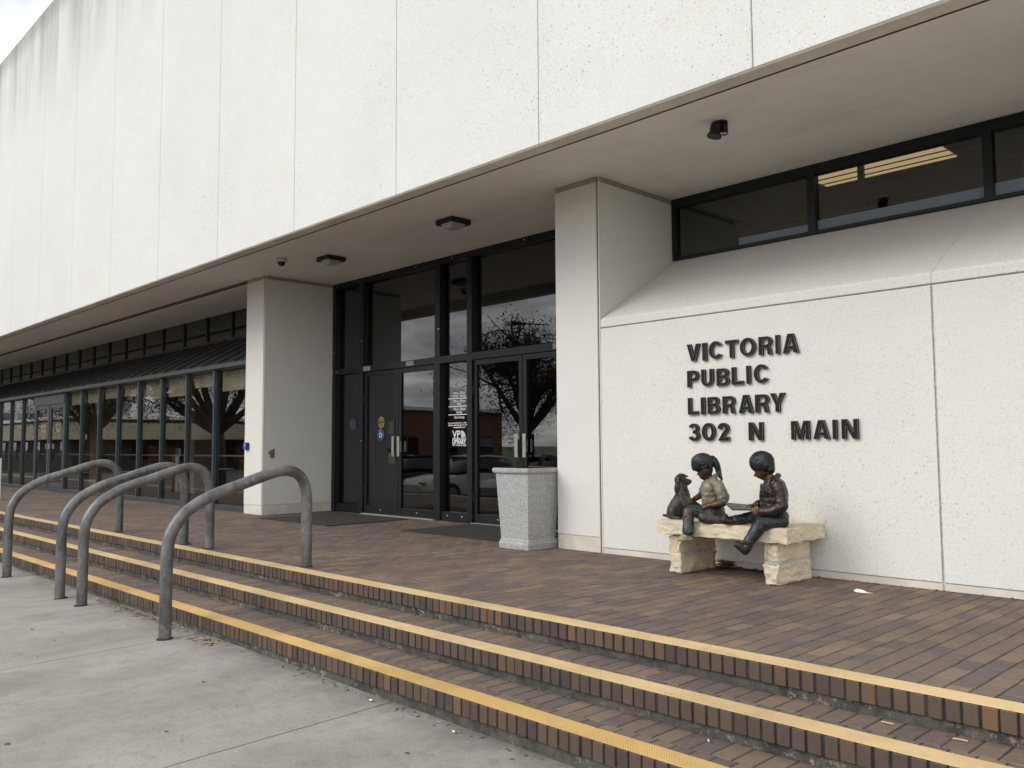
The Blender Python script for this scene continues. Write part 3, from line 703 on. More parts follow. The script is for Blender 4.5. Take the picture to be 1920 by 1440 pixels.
for a in range(5):   # open-book fan of pages to the right of the initials
    a0, a1 = R(90-a*18), R(90-a*18-14); c0 = (-3.505, 1.122); r1 = .098-a*.002
    p = [(c0[0], c0[1])]+[(c0[0]+r1*math.cos(a0+(a1-a0)*q/4), c0[1]+r1*math.sin(a0+(a1-a0)*q/4)) for q in range(5)]
    vs = [(x, YT-.001, z) for x, z in p]+[(x, YT+.001, z) for x, z in p]; n = len(p)
    m_.add(vs, [tuple(range(n))]+[(i, n+i, n+(i+1) % n, (i+1) % n) for i in range(n)])
m_.build('logo_fan', M['decal_white'], hp, fix=True)

# left storefront: slate mullions, panes, low metal roof and clerestory
YS = .122
sf = MB(); sf.box(-32, -7.16, YS-.06, YS+.07, 2.29, 2.352); sf.box(-32, -7.16, YS-.03, YS+.06, 0, .08)
sfo = sf.build('storefront', M['frame_grey'], lib, bevel=.004)
SM = [-7.33, -8.46, -9.55, -10.65, -11.75, -12.85, -13.95, -15.05, -16.15, -18.45, -19.58, -20.7, -21.8, -22.9, -24., -25.1, -26.2, -27.3, -28.4, -29.5]
for i, x in enumerate(SM):
    Box('mullion', M['frame_grey'], sfo, x-.024, x+.024, YS-.022, YS+.06, .081, 2.289, bevel=.003)
    if i < len(SM)-1:
        a, b = SM[i+1]+.024, x-.024
        if b-a < 2: Box('pane', M['glass'], sfo, a, b, YS+.028, YS+.036, .081, 2.289)
    if i and x < -7.4 and x > -23: 
        m_ = MB().tube([(x, YS-.028, 2.265), (x, YS-.0225, 2.265)], .012, 8); m_.build('mullion_screw', M['screw'], sfo)
Box('door_header', M['frame_grey'], sfo, -18.41, -16.19, YS-.035, YS+.05, 2.06, 2.285)
for a, b, hx in ((-18.41, -17.335, -17.39), (-17.265, -16.19, -17.21)):
    d = MB(); y0, y1 = YS-.02, YS+.035
    d.box(a, a+.08, y0, y1, .085, 2.055); d.box(b-.08, b, y0, y1, .085, 2.055); d.box(a+.081, b-.081, y0, y1, .085, .2); d.box(a+.081, b-.081, y0, y1, 1.96, 2.055)
    o = d.build('storefront_door', M['frame_grey'], lib, bevel=.003)
    Box('pane', M['glass'], o, a+.08, b-.08, YS+.005, YS+.012, .2, 1.96)
    Box('door_pull', M['steel'], o, hx-.02, hx+.02, y0-.04, y0-.001, 1.0, 1.12)
    cxs = (a+b)/2
    Box('notice_sticker', M['paper'], o, cxs-.15, cxs+.15, YS+.020, YS+.022, 1.40, 1.60)
    Box('notice_mark', M['notice'], o, cxs-.06, cxs+.06, YS+.017, YS+.0195, 1.45, 1.56)
    for z0 in (1.63, 1.70, 1.32, 1.25): Box('notice_band', M['decal_red'], o, cxs-.13, cxs+.13, YS+.020, YS+.022, z0, z0+.035)
Box('door_meeting', M['frame_grey'], sfo, -17.33, -17.27, YS-.03, YS+.045, .081, 2.055)
m_ = MB(); m_.prism_x([(.03, 2.352), (.03, 2.375), (1.235, 3.055), (1.235, 3.02), (.06, 2.354)], -32, -7.16)
cr_ = m_.build('canopy_roof', M['roof'], lib, fix=True)
x = -7.6
while x > -26:
    m_ = MB(); m_.prism_x([(.028, 2.374), (.024, 2.40), (1.22, 3.075), (1.22, 3.048)], x-.009, x+.009); m_.build('seam', M['roof'], cr_, fix=True); x -= .55
Box('eave_trim', M['frame_grey'], lib, -32, -7.16, .012, .058, 2.300, 2.364, bevel=.004)
ch = Box('clerestory', M['roof'], lib, -32, -7.16, 1.20, 1.27, 3.04, 3.10)
for i in range(22):
    x = -7.95-1.09*i
    Box('mullion', M['roof'], ch, x-.022, x+.022, 1.205, 1.28, 3.101, SOF-.004)
    Box('pane', M['glass_dark'], ch, x-1.06, x-.022, 1.235, 1.243, 3.101, SOF-.004)
    Box('crossbar', M['roof'], ch, x-1.06, x-.022, 1.25, 1.29, 3.27, 3.31)
# interior
Box('interior_floor', M['carpet'], lib, -34, 8.3, .16, 13, -.2, -.03)
Box('interior_ceiling', M['inceil'], lib, -34, 8.3, 1.4, 13, 3.78, 3.85)
Box('interior_wall', M['inwall'], lib, -34, 8.3, 13, 13.2, -.2, 3.9)
Box('interior_end_wall', M['inwall'], lib, 8.0, 8.2, 1.4, 13, 0, 3.8)
Box('interior_end_wall', M['inwall'], lib, -34, -33.8, .2, 13, 0, 3.8)
Box('lobby_wall', M['inwall'], lib, -7.0, -6.75, 1.4, 6.5, 0, 3.78)
Box('lobby_wall', M['inwall'], lib, -.45, -.2, 1.4, 6.5, 0, 3.78)
Box('bulkhead', M['inwall'], lib, -33, -7.2, 1.45, 1.6, 2.75, 3.1)
for x in (-14.2, -20.6): Box('interior_column', M['beige'], lib, x-.28, x+.28, 2.2, 2.8, -.03, 2.7)
random.seed(11)
for i in range(len(SM)-1):
    a, b = SM[i+1]+.07, SM[i]-.07
    if b-a > 2: continue
    o = Box('roller_shade', M['shade'], lib, a+.0, b-.0, .22, .226, random.choice((1.98, 2.0, 2.02, 1.94, 2.05)), 2.275)
    Box('shade_bar', M['shade'], o, a+.05, b-.05, .296, .3095, 1.925, 1.937) if False else None
Box('window_ledge', M['inwall'], lib, -32, -7.2, .22, .30, .86, .885)

# ------------------------------------------------------------------ raised wall letters
def arc(cx, cy, rx, ry, a0, a1, n=14): return [(cx+rx*math.cos(R(a0+(a1-a0)*i/n)), cy+ry*math.sin(R(a0+(a1-a0)*i/n))) for i in range(n+1)]
def stroke(pts, th):
    L_, R_ = [], []; n = len(pts)
    for i in range(n):
        p = Vector(pts[i]); a = Vector(pts[max(i-1, 0)]); b = Vector(pts[min(i+1, n-1)])
        d1 = (p-a).normalized() if i else (b-p).normalized(); d2 = (b-p).normalized() if i < n-1 else d1
        n1 = Vector((-d1.y, d1.x)); n2 = Vector((-d2.y, d2.x)); m = (n1+n2); m = m.normalized(); k_ = th/2/max(.45, m.dot(n1))
        L_.append(tuple(p+m*k_)); R_.append(tuple(p-m*k_))
    return L_+R_[::-1]
S = .245
def glyph(c, w_):
    h = w_/2
    if c == 'I': return [[(0, 0), (w_, 0), (w_, 1), (0, 1)]]
    if c == 'L': return [[(0, 0), (w_, 0), (w_, .2), (S, .2), (S, 1), (0, 1)]]
    if c == 'T': return [[(h-S/2, 0), (h+S/2, 0), (h+S/2, .8), (w_, .8), (w_, 1), (0, 1), (0, .8), (h-S/2, .8)]]
    if c == 'V': return [[(0, 1), (.27, 1), (h, .30), (w_-.27, 1), (w_, 1), (h+.145, 0), (h-.145, 0)]]
    if c == 'A': return [[(0, 0), (.26, 0), (.325, .19), (w_-.325, .19), (w_-.26, 0), (w_, 0), (h+.155, 1), (h-.155, 1)], [(h-.125, .37), (h+.125, .37), (h, .75)]]
    if c == 'N': return [[(0, 0), (S-.015, 0), (S-.015, .63), (w_-.27, 0), (w_, 0), (w_, 1), (w_-S+.015, 1), (w_-S+.015, .37), (.27, 1), (0, 1)]]
    if c == 'M': return [[(0, 0), (.215, 0), (.215, .70), (h-.105, 0), (h+.105, 0), (w_-.215, .70), (w_-.215, 0), (w_, 0), (w_, 1), (w_-.325, 1), (h, .34), (.325, 1), (0, 1)]]
    if c == 'Y': return [[(h-S/2, 0), (h+S/2, 0), (h+S/2, .40), (w_, 1), (w_-.28, 1), (h, .60), (.28, 1), (0, 1), (h-S/2, .40)]]
    if c in 'O0':
        q = .225 if c == 'O' else .235
        return [arc(h, .5, h, .5, 0, 345, 23), arc(h, .5, h-q, .5-.185, 0, 345, 23)]
    if c == 'C': return [arc(h, .5, h, .5, 33, 327, 22)+arc(h, .5, h-.235, .5-.185, 318, 42, 18)]
    if c == 'U': return [[(0, 1)]+arc(h, .38, h, .38, 180, 360, 16)+[(w_, 1), (w_-S, 1)]+arc(h, .38, h-S, .19, 360, 180, 12)+[(S, 1)]]
    if c == 'P': return [[(0, 0), (S, 0), (S, .36)]+arc(w_-.32, .68, .32, .32, -90, 90, 14)+[(0, 1)], [(S, .82)]+arc(w_-.32, .68, .10, .135, 90, -90, 8)+[(S, .545)]]
    if c == 'R': return [[(0, 0), (S, 0), (S, .37), (.40, .37), (.50, .33), (w_-.27, 0), (w_, 0), (w_-.06, .10), (w_-.07, .30), (w_-.16, .44)]+arc(w_-.285, .72, .275, .28, -50, 90, 12)+[(0, 1)], [(S, .82)]+arc(w_-.31, .69, .09, .13, 90, -90, 8)+[(S, .56)]]
    if c == 'B': return [[(0, 0)]+arc(w_-.30, .285, .30, .285, -90, 62, 12)+arc(w_-.31, .75, .27, .25, -35, 90, 10)+[(0, 1)], [(S, .83)]+arc(w_-.33, .73, .07, .10, 90, -90, 6)+[(S, .61)], [(S, .43)]+arc(w_-.31, .305, .075, .125, 90, -90, 6)+[(S, .18)]]
    if c == '3': return [arc(h-.015, .735, h-.035, .265, 168, -38, 14)+arc(h, .29, h, .29, 42, -168, 16)+arc(h, .30, h-.215, .125, -168, 62, 12)+[(h-.08, .425), (h-.08, .60)]+arc(h-.02, .725, h-.225, .12, -58, 168, 12)]
    if c == '2': return [stroke([(.115, .66)]+arc(h, .68, h-.115, .215, 165, -28, 12)+[(h+.08, .44), (.22, .105), (w_, .105)], .215)]
LET = [('V', .99, 1.122, 1.727, 1.875), ('I', 1.146, 1.187, 1.723, 1.875), ('C', 1.211, 1.344, 1.728, 1.880), ('T', 1.37, 1.488, 1.726, 1.875), ('O', 1.508, 1.65, 1.727, 1.880), ('R', 1.679, 1.798, 1.727, 1.875), ('I', 1.827, 1.861, 1.726, 1.877), ('A', 1.89, 2.023, 1.724, 1.877),
       ('P', .988, 1.103, 1.502, 1.646), ('U', 1.13, 1.247, 1.501, 1.648), ('B', 1.281, 1.4, 1.499, 1.644), ('L', 1.424, 1.53, 1.501, 1.647), ('I', 1.561, 1.596, 1.501, 1.65), ('C', 1.629, 1.764, 1.500, 1.654),
       ('L', .989, 1.09, 1.267, 1.411), ('I', 1.12, 1.157, 1.264, 1.411), ('B', 1.187, 1.303, 1.266, 1.41), ('R', 1.332, 1.45, 1.265, 1.41), ('A', 1.483, 1.615, 1.262, 1.413), ('R', 1.634, 1.757, 1.263, 1.41), ('Y', 1.767, 1.895, 1.264, 1.414),
       ('3', .99, 1.101, 1.040, 1.190), ('0', 1.124, 1.255, 1.040, 1.192), ('2', 1.278, 1.387, 1.041, 1.189), ('N', 1.569, 1.697, 1.040, 1.187), ('M', 1.941, 2.092, 1.044, 1.189), ('A', 2.122, 2.252, 1.046, 1.191), ('I', 2.277, 2.31, 1.044, 1.191), ('N', 2.347, 2.472, 1.045, 1.193)]
sign = tag(empty('wall_sign', (1.7, 0, 1.45)), 'four lines of raised black letters and a street number on the wall above the bench', 'sign')
def curve_mesh(polys, offset, ext):
    cu = bpy.data.curves.new('g', 'CURVE'); cu.dimensions = '2D'; cu.fill_mode = 'BOTH'; cu.extrude = ext; cu.offset = offset
    for p in polys:
        s_ = cu.splines.new('POLY'); s_.points.add(len(p)-1); s_.use_cyclic_u = True
        for q, (a, b) in zip(s_.points, p): q.co = (a, b, 0, 1)
    o = bpy.data.objects.new('g', cu); me = bpy.data.meshes.new_from_object(o); bpy.data.objects.remove(o)
    vs = [tuple(v.co) for v in me.vertices]; fs = [tuple(p.vertices) for p in me.polygons]; bpy.data.meshes.remove(me); return vs, fs
for c, x0, x1, z0, z1 in LET:
    hgt = z1-z0; wr = (x1-x0)/hgt; polys = [[(a*hgt, b*hgt) for a, b in p] for p in glyph(c, wr)]
    m_ = MB()
    for off_, ext, yc, mi in ((0., .0105, -.0125, 1), (.0003, .0010, -.0242, 2), (-.0030, .0014, -.0268, 0)):
        vs, fs = curve_mesh(polys, off_, ext)
        m_.add([(x0+v[0], yc-v[2], z0+v[1]) for v in vs], fs, mi)
    m_.build('letter', [M['letter'], M['letter_side'], M['letter_trim']], sign, fix=True)

# ------------------------------------------------------------------ small fittings
def ceiling_lamp(x, y, lab):
    t = tag(empty('ceiling_light', (x, y, SOF)), lab, 'light', 'ceiling lights over the entrance')
    s_ = .145
    f = MB(); f.box(x-s_, x+s_, y-s_, y-s_+.02, SOF-.062, SOF-.001); f.box(x-s_, x+s_, y+s_-.02, y+s_, SOF-.062, SOF-.001)
    f.box(x-s_, x-s_+.02, y-s_+.021, y+s_-.021, SOF-.062, SOF-.001); f.box(x+s_-.02, x+s_, y-s_+.021, y+s_-.021, SOF-.062, SOF-.001)
    f.build('frame', M['black'], t, bevel=.004)
    a, b = s_-.022, s_-.075
    MB().hexa([(x-b, y-b, SOF-.105), (x+b, y-b, SOF-.105), (x+b, y+b, SOF-.105), (x-b, y+b, SOF-.105), (x-a, y-a, SOF-.03), (x+a, y-a, SOF-.03), (x+a, y+a, SOF-.03), (x-a, y+a, SOF-.03)]).build('lamp_glass', M['diffuser'], t, bevel=.006)
ceiling_lamp(-4.83, .06, 'square black ceiling light nearest the small dome camera')
ceiling_lamp(-2.20, .03, 'square black ceiling light over the right pair of doors')
t = tag(empty('security_camera', (-5.36, -.40, SOF)), 'small white dome camera with dark bubble under the soffit', 'camera')
MB().lathe([(.075, 0), (.078, -.03), (.066, -.05), (.0, -.052)], (-5.36, -.40, SOF-.001), 24).build('base', M['plastic_white'], t, smooth=True, fix=True)
MB().lathe([(.052, -.05), (.05, -.07), (.036, -.095), (.015, -.106), (.0, -.108)], (-5.36, -.40, SOF-.001), 24).build('bubble', M['dome'], t, smooth=True, fix=True)
t = tag(empty('spotlight', (1.56, -.37, SOF)), 'black spotlight on the soffit above the lettered wall', 'light')
x, y = 1.58, -.34
m_ = MB(); m_.tube([(x, y, SOF-.001), (x, y, SOF-.018)], .05, 20); m_.build('canopy', M['black'], t)
m_ = MB(); m_.box(x-.012, x+.038, y-.012, y+.042, SOF-.085, SOF-.019); m_.build('knuckle', M['black'], t, bevel=.006)
m_ = MB(); m_.tube([(x+.035, y+.03, SOF-.085), (x+.035, y+.03, SOF-.10), (x+.02, y+.018, SOF-.112), (x-.0, y, SOF-.108)], .006, 8); m_.build('cable', M['black'], t)
m_ = MB(); a0 = Vector((x-.028, y-.026, SOF-.020)); a1 = Vector((x-.042, y-.042, SOF-.125)); m_.tube([a0, a0.lerp(a1, .1), a0.lerp(a1, .7), a0.lerp(a1, .86), a1], [.040, .046, .046, .058, .060], 20); m_.build('lamp_head', M['black'], t, fix=True)
t = tag(empty('card_reader', (-7.04, -.02, 1.03)), 'small blue door push plate box on the front of the left pillar', 'push plate')
Box('housing', M['black'], t, -7.095, -6.985, -.045, -.0005, .972, 1.082, bevel=.006)
Box('face_plate', M['reader_blue'], t, -7.088, -6.992, -.049, -.0455, .98, 1.074, bevel=.001)
Box('face_mark', M['decal_white'], t, -7.06, -7.02, -.0500, -.0492, 1.035, 1.045)

# doormats
def mat_(x0, x1, y0, y1, lab):
    o = MB().box(x0, x1, y0, y1, .001, .012).build('doormat', M['mat'], bevel=.003, origin=((x0+x1)/2, (y0+y1)/2, 0)); tag(o, lab, 'doormat', 'doormats before the entrance')
mat_(-6.08, -4.30, -.30, .99, 'dark doormat beside the left pillar before the left doors')
mat_(-3.10, -1.25, -.02, 1.13, 'dark doormat before the right doors, partly behind the grey planter')

# planter / litter urn
t = tag(empty('planter', (-.83, -.15, 0)), 'square speckled grey stone planter tapering to its base beside the pillar', 'planter')
cx, cy = -.835, -.155
def ring(m_, levels, c, mi=0, closed=True):
    vs = []
    for h_, z in levels: vs += [(c[0]-h_, c[1]-h_, z), (c[0]+h_, c[1]-h_, z), (c[0]+h_, c[1]+h_, z), (c[0]-h_, c[1]+h_, z)]
    n = len(levels); fs = [(i*4+j, i*4+(j+1) % 4, (i+1)*4+(j+1) % 4, (i+1)*4+j) for i in range(n-1) for j in range(4)]
    fs.append((3, 2, 1, 0)); fs.append(tuple((n-1)*4+j for j in range(4))); m_.add(vs, fs, mi)
m_ = MB(); ring(m_, [(.203, .0), (.207, .045), (.205, .062), (.197, .072), (.199, .082), (.190, .092), (.226, .725), (.232, .735), (.247, .745), (.252, .760), (.252, .782), (.247, .79), (.222, .79), (.215, .70)], (cx, cy))
m_.build('body', M['granite'], t, bevel=.003)
m_ = MB(); ring(m_, [(.214, .702), (.214, .785), (.19, .800), (.18, .74)], (cx, cy)); m_.build('liner', M['black'], t)

# hand rails
def crv(ps, n=6):
    out = []; P_ = [Vector(p) for p in ps]
    for i in range(len(P_)-1):
        a, b, c, d = P_[max(i-1, 0)], P_[i], P_[i+1], P_[min(i+2, len(P_)-1)]
        for q in range(n):
            u = q/n; out.append(.5*((2*b)+(c-a)*u+(2*a-5*b+4*c-d)*u*u+(3*b-a-3*c+d)*u**3))
    out.append(P_[-1]); return out
RSH = [(-3.597, -.04), (-3.592, .25), (-3.55, .40), (-3.44, .53), (-3.25, .635), (-3.0, .715), (-2.78, .785), (-2.66, .812), (-2.56, .806), (-2.475, .755), (-2.43, .665), (-2.415, .55), (-2.413, .3)]
RAIL = {n_: [(x_, -3.597), (x_, -2.413), [(y_+dy_, z_+dz_*max(0, min(1, z_*3))) for y_, z_ in RSH]] for n_, x_, dy_, dz_ in (('nearest', -1.235, 0, 0), ('third', -3.10, .008, 0), ('second', -3.655, -.012, .004), ('first', -5.545, .004, .018))}
RL = {'nearest': 'grey tube handrail nearest the camera, standing alone before the left pillar', 'third': 'right one of the two close-set grey tube handrails',
      'second': 'left one of the two close-set grey tube handrails', 'first': 'farthest grey tube handrail at the left edge of the steps'}
for kx, (A, B, pts) in RAIL.items():
    A = Vector(A); B = Vector(B); P3 = []
    def at(y): return A.x
    zb = walk_z(A.x, A.y)
    P3 = [(at(pts[0][0]), pts[0][0], zb-.02)]+[(at(y), y, z) for y, z in pts]+[(at(pts[-1][0]), pts[-1][0], -.01)]
    path = crv(P3, 7)
    o = MB().tube(path, .0455, 20).build('handrail', M['rail'], smooth=True, origin=(A.x, A.y, zb))
    tag(o, RL[kx], 'handrail', 'tube handrails on the steps')
    for (bx, by), bz in ((A, zb), (B, 0.)):
        m_ = MB(); m_.lathe([(.062+.006*mnoise.noise((bx*3, 1, 1)), -.004), (.060, .002), (.050, .006), (.0458, .010), (.0445, .0)], (bx, by, bz), 22); m_.build('grout_ring', M['mortar'], o, fix=True)
    e_ = o.modifiers.new('es', 'EDGE_SPLIT'); e_.split_angle = R(50)

# white post sign at the far left
t = tag(empty('post_sign', (-14.16, -1.63, 0)), 'pale post with a small square plate at the left edge of the terrace', 'sign')
Box('post', M['white'], t, -14.42, -14.24, -1.69, -1.60, 0, .82, bevel=.01)
Box('plate', M['white'], t, -14.44, -14.20, -1.70, -1.67, .84, .99, bevel=.01)

# ------------------------------------------------------------------ stone bench
bench = tag(empty('stone_bench', (1.65, -.34, 0)), 'rough cream limestone bench carrying the bronze children', 'bench')
def stone(name, x0, x1, y0, y1, z0, z1, amp, n, parent, topsmooth=True, seed=0, skew=0.):
    bm = bmesh.new(); bmesh.ops.create_cube(bm, size=1)
    bmesh.ops.subdivide_edges(bm, edges=bm.edges, cuts=n, use_grid_fill=True)
    for v in bm.verts:
        u = v.co.copy()
        p = Vector((x0+(u.x+.5)*(x1-x0), y0+(u.y+.5)*(y1-y0), z0+(u.z+.5)*(z1-z0)))
        p.x += skew*(p.y-y0)
        ed = sum(1 for q in u if abs(abs(q)-.5) < 1e-4)
        nv = Vector((mnoise.noise(p*9+Vector((seed, 0, 0))), mnoise.noise(p*9+Vector((0, seed, 3))), mnoise.noise(p*11+Vector((5, 0, seed)))))
        nv2 = Vector((mnoise.noise(p*32+Vector((seed, 0, 0))), mnoise.noise(p*32+Vector((0, seed, 3))), mnoise.noise(p*32+Vector((5, 0, seed)))))
        d = nv*amp+nv2*amp*.55
        if topsmooth and u.z > .499: d.z *= .08
        if u.z < -.499: d.z *= .2
        if ed > 1: p -= Vector((math.copysign(1, u.x) if abs(u.x) > .499 else 0, math.copysign(1, u.y) if abs(u.y) > .499 else 0, (math.copysign(1, u.z)*.4 if abs(u.z) > .499 else 0)))*amp*.5
        v.co = p+d-wloc(parent)
    me = bpy.data.meshes.new(name); bm.to_mesh(me); bm.free(); me.materials.append(M['stone'])
    o = bpy.data.objects.new(name, me); COL.objects.link(o); o.parent = parent; return o
stone('seat_slab', 1.075, 2.212, -.64, -.035, .303, .415, .016, 15, bench, True, 3)
for sx0, sx1, sd in ((1.175, 1.292, 11), (2.0, 2.122, 23)):
    stone('leg_stone', sx0, sx1, -.605, -.10, .002, .150, .017, 9, bench, False, sd)
    stone('leg_stone', sx0-.004, sx1+.002, -.598, -.105, .160, .296, .017, 9, bench, False, sd+5)
    Box('mortar_joint', M['caulk_panel'], bench, sx0+.006, sx1-.006, -.594, -.112, .146, .166)

# ------------------------------------------------------------------ bronze figures
ICO = {}
def ico(sub):
    if sub not in ICO:
        bm = bmesh.new(); bmesh.ops.create_icosphere(bm, subdivisions=sub, radius=1); bm.verts.ensure_lookup_table()
        ICO[sub] = ([v.co.copy() for v in bm.verts], [tuple(v.index for v in f.verts) for f in bm.faces]); bm.free()
    return ICO[sub]
def sculpt(name, prims, m, parent, vox=.0045, sm=4, disp=0., label=None, strand=False):
    b = MB()
    for p in prims:
        if p[0] == 'e':      # ellipsoid: centre, radii, tilt in the profile plane
            _, c, r, tl = (p+(0.,))[:4] if len(p) == 3 else p
            rot = Matrix.Rotation(R(tl), 3, 'Y'); vs, fs = ico(3)
            b.add([Vector(c)+rot @ Vector((v.x*r[0], v.y*r[1], v.z*r[2])) for v in vs], fs)
        else:                # tapered capsule chain: [(point, radius), ...]
            ch_ = p[1]; vs, fs = ico(2)
            for q, r in ch_: b.add([Vector(q)+v*r for v in vs], fs)
            for (q0, r0), (q1, r1) in zip(ch_, ch_[1:]):
                if (Vector(q1)-Vector(q0)).length > 1e-4: b.tube([q0, q1], [r0, r1], 16)
    me = b.mesh(name, [m]); o = bpy.data.objects.new(name, me); COL.objects.link(o)
    rm = o.modifiers.new('r', 'REMESH'); rm.mode = 'VOXEL'; rm.voxel_size = vox; rm.use_smooth_shade = True
    s_ = o.modifiers.new('s', 'SMOOTH'); s_.iterations = sm; s_.factor = .5
    dg = bpy.context.evaluated_depsgraph_get(); dg.update()
    me2 = bpy.data.meshes.new_from_object(o.evaluated_get(dg)); o.modifiers.clear(); o.data = me2; bpy.data.meshes.remove(me)
    me2.name = name
    if not me2.materials: me2.materials.append(m)
    if disp:
        for v, nrm in zip(me2.vertices, [tuple(n_.vector) for n_ in me2.vertex_normals]):
            q = v.co*1.0
            if strand:
                w_ = mnoise.noise(q*9)*.02
                h_ = (1-2*abs(mnoise.noise(Vector((q.x*34+w_*60, (q.y+w_)*95, q.z*34)))))*.9+.6*mnoise.noise(q*26)
            else:
                f1 = mnoise.noise(Vector((q.x*17+q.z*9, q.y*17, q.z*24-q.x*12))); f2 = mnoise.noise(Vector((q.x*40-q.z*22, q.y*30, q.z*30+q.x*20)))
                h_ = .62*(1-3.2*abs(f1))+.34*(1-3*abs(f2))
            v.co = v.co+Vector(nrm)*h_*disp
    me2.polygons.foreach_set('use_smooth', [True]*len(me2.polygons))
    o.parent = parent
    if label: o['label'] = label
    return o
def quadplate(name, pts, th, m, parent):
    "thin plate through four corners"
    p = [Vector(q) for q in pts]; nrm = (p[1]-p[0]).cross(p[3]-p[0]).normalized()*th
    b = MB(); b.hexa([q for q in p]+[q+nrm for q in p]); me = b.mesh(name, [m])
    bm = bmesh.new(); bm.from_mesh(me); bmesh.ops.recalc_face_normals(bm, faces=bm.faces); bm.to_mesh(me); bm.free()
    o = bpy.data.objects.new(name, me); COL.objects.link(o); o.parent = parent; return o
BZ = .415
# ---- boy (profile units from his own silhouette: x to the right, z up, y away)
boy = tag(empty('boy_statue', (2.045, -.525, BZ), None, math.atan2(.509, .861)), 'bronze boy in dark jacket and jeans reading on the right half of the bench', 'statue')
def B(cx, cy, w=0.): return Vector(((cx-630)*.000573, w, (1000-cy)*.000598))
hnd = lambda f: f
sculpt('body', [
    ('e', B(535, 290), (.070, .060, .076), 12), ('e', B(508, 350), (.042, .045, .050), 22), ('c', [(B(497, 392), .024), (B(520, 395), .03)]),
    ('c', [(B(445, 345), .011), (B(426, 386), .012)]), ('e', B(457, 412), (.008, .016, .006)), ('e', B(455, 330), (.02, .040, .012), 20),
    ('e', B(600, 305, -.066), (.010, .007, .017)), ('e', B(600, 300, .064), (.012, .009, .019)),
    ('c', [(B(590, 400), .036), (B(645, 500), .046)]), ('e', B(640, 640), (.07, .085, .12)), ('e', B(690, 920), (.06, .085, .05)),
    ('c', [(B(690, 520, -.10), .036), (B(725, 760, -.125), .030), (B(505, 812, -.112), .022), (B(470, 815, -.105), .021)]),
    ('e', B(450, 822, -.10), (.024, .020, .021)),
    ('c', [(B(452, 800, -.085), .010), (B(415, 785, -.075), .0085), (B(385, 790, -.07), .0075)]),
    ('c', [(B(440, 806, -.10), .010), (B(405, 797, -.098), .0085), (B(375, 800, -.095), .0075)]),
    ('c', [(B(436, 822, -.11), .010), (B(405, 820, -.115), .0085), (B(380, 818, -.112), .0075)]),
    ('c', [(B(436, 840, -.11), .010), (B(410, 845, -.115), .008), (B(388, 838, -.112), .007)]),
    ('c', [(B(460, 795, -.09), .011), (B(440, 765, -.08), .009), (B(415, 765, -.075), .008)]),
    ('c', [(B(650, 520, .10), .036), (B(560, 720, .12), .030), (B(440, 755, .085), .022), (B(400, 765, .075), .02)]),
    ('e', B(360, 768, .06), (.024, .022, .017)),
    ('c', [(B(345, 760, .04), .010), (B(318, 758, .03), .0085), (B(300, 775, .025), .0075)]),
    ('c', [(B(338, 764, .058), .010), (B(312, 762, .052), .0085), (B(292, 778, .05), .0075)]),
    ('c', [(B(340, 770, .076), .010), (B(316, 772, .075), .0085), (B(298, 785, .072), .0075)]),
    ('c', [(B(345, 775, .09), .009), (B(325, 778, .092), .008), (B(308, 788, .09), .007)]),
    ('c', [(B(365, 765, .04), .010), (B(350, 778, .02), .009), (B(335, 785, .015), .008)]),
    ('c', [(B(700, 940, -.07), .050), (B(480, 958, -.10), .042), (B(325, 1185, -.125), .030)]),
    ('c', [(B(690, 935, .06), .040), (B(540, 922, .08), .034), (B(375, 912, .088), .030), (B(170, 940, .07), .024)])],
    M['b_skin'], boy, .0034, 3)
HB = [('e', B(510, 222), (.089, .081, .080), -8), ('e', B(480, 245), (.070, .072, .066), 20), ('e', B(560, 262), (.064, .080, .064), 0), ('e', B(612, 300), (.034, .062, .044), 0)]
sculpt('hair', HB, M['b_hair'], boy, .0034, 2, .0026, None, True)
sculpt('eyes', [('e', B(458, 352, -.026), (.006, .009, .0055)), ('e', B(458, 352, .026), (.006, .009, .0055))], M['b_hair'], boy, .003, 1)
sculpt('jacket', [
    ('e', B(640, 580), (.083, .105, .105), 0), ('e', B(645, 770), (.088, .100, .095), 0), ('e', B(690, 880), (.076, .106, .062), 0), ('e', B(650, 680), (.086, .102, .10), 0), ('e', B(715, 640), (.062, .10, .13), 0),
    ('c', [(B(675, 490, -.088), .046), (B(660, 470, 0), .05), (B(660, 490, .088), .046)]),
    ('c', [(B(695, 510, -.112), .044), (B(738, 745, -.138), .041), (B(625, 800, -.130), .038), (B(505, 815, -.116), .032)]),
    ('c', [(B(520, 812, -.116), .034), (B(494, 815, -.114), .032)]),
    ('c', [(B(655, 510, .112), .044), (B(570, 720, .132), .038), (B(450, 752, .09), .030)]),
    ('c', [(B(705, 395, -.035), .017), (B(640, 425, -.055), .014), (B(565, 462, -.050), .013), (B(545, 450, -.02), .012)]),
    ('c', [(B(705, 395, .035), .017), (B(640, 425, .055), .014), (B(565, 462, .050), .013), (B(545, 450, .02), .012)]),
    ('c', [(B(705, 390, -.035), .018), (B(712, 385, 0), .018), (B(705, 390, .035), .018)]),
    ('e', B(575, 590, -.075), (.026, .030, .006), 25), ('c', [(B(500, 500), .008), (B(482, 620), .008), (B(488, 760), .008)])],
    M['b_jacket'], boy, .004, 2, .0030)
sculpt('jeans', [('e', B(700, 945), (.070, .100, .046), 0),
    ('c', [(B(715, 935, -.07), .060), (B(590, 940, -.09), .058), (B(478, 958, -.105), .052), (B(400, 1070, -.118), .046), (B(318, 1180, -.128), .038)]),
    ('c', [(B(695, 935, .06), .058), (B(540, 920, .08), .052), (B(370, 908, .09), .046), (B(260, 930, .085), .040), (B(165, 945, .07), .038)])],
    M['b_jean'], boy, .004, 2, .0028)
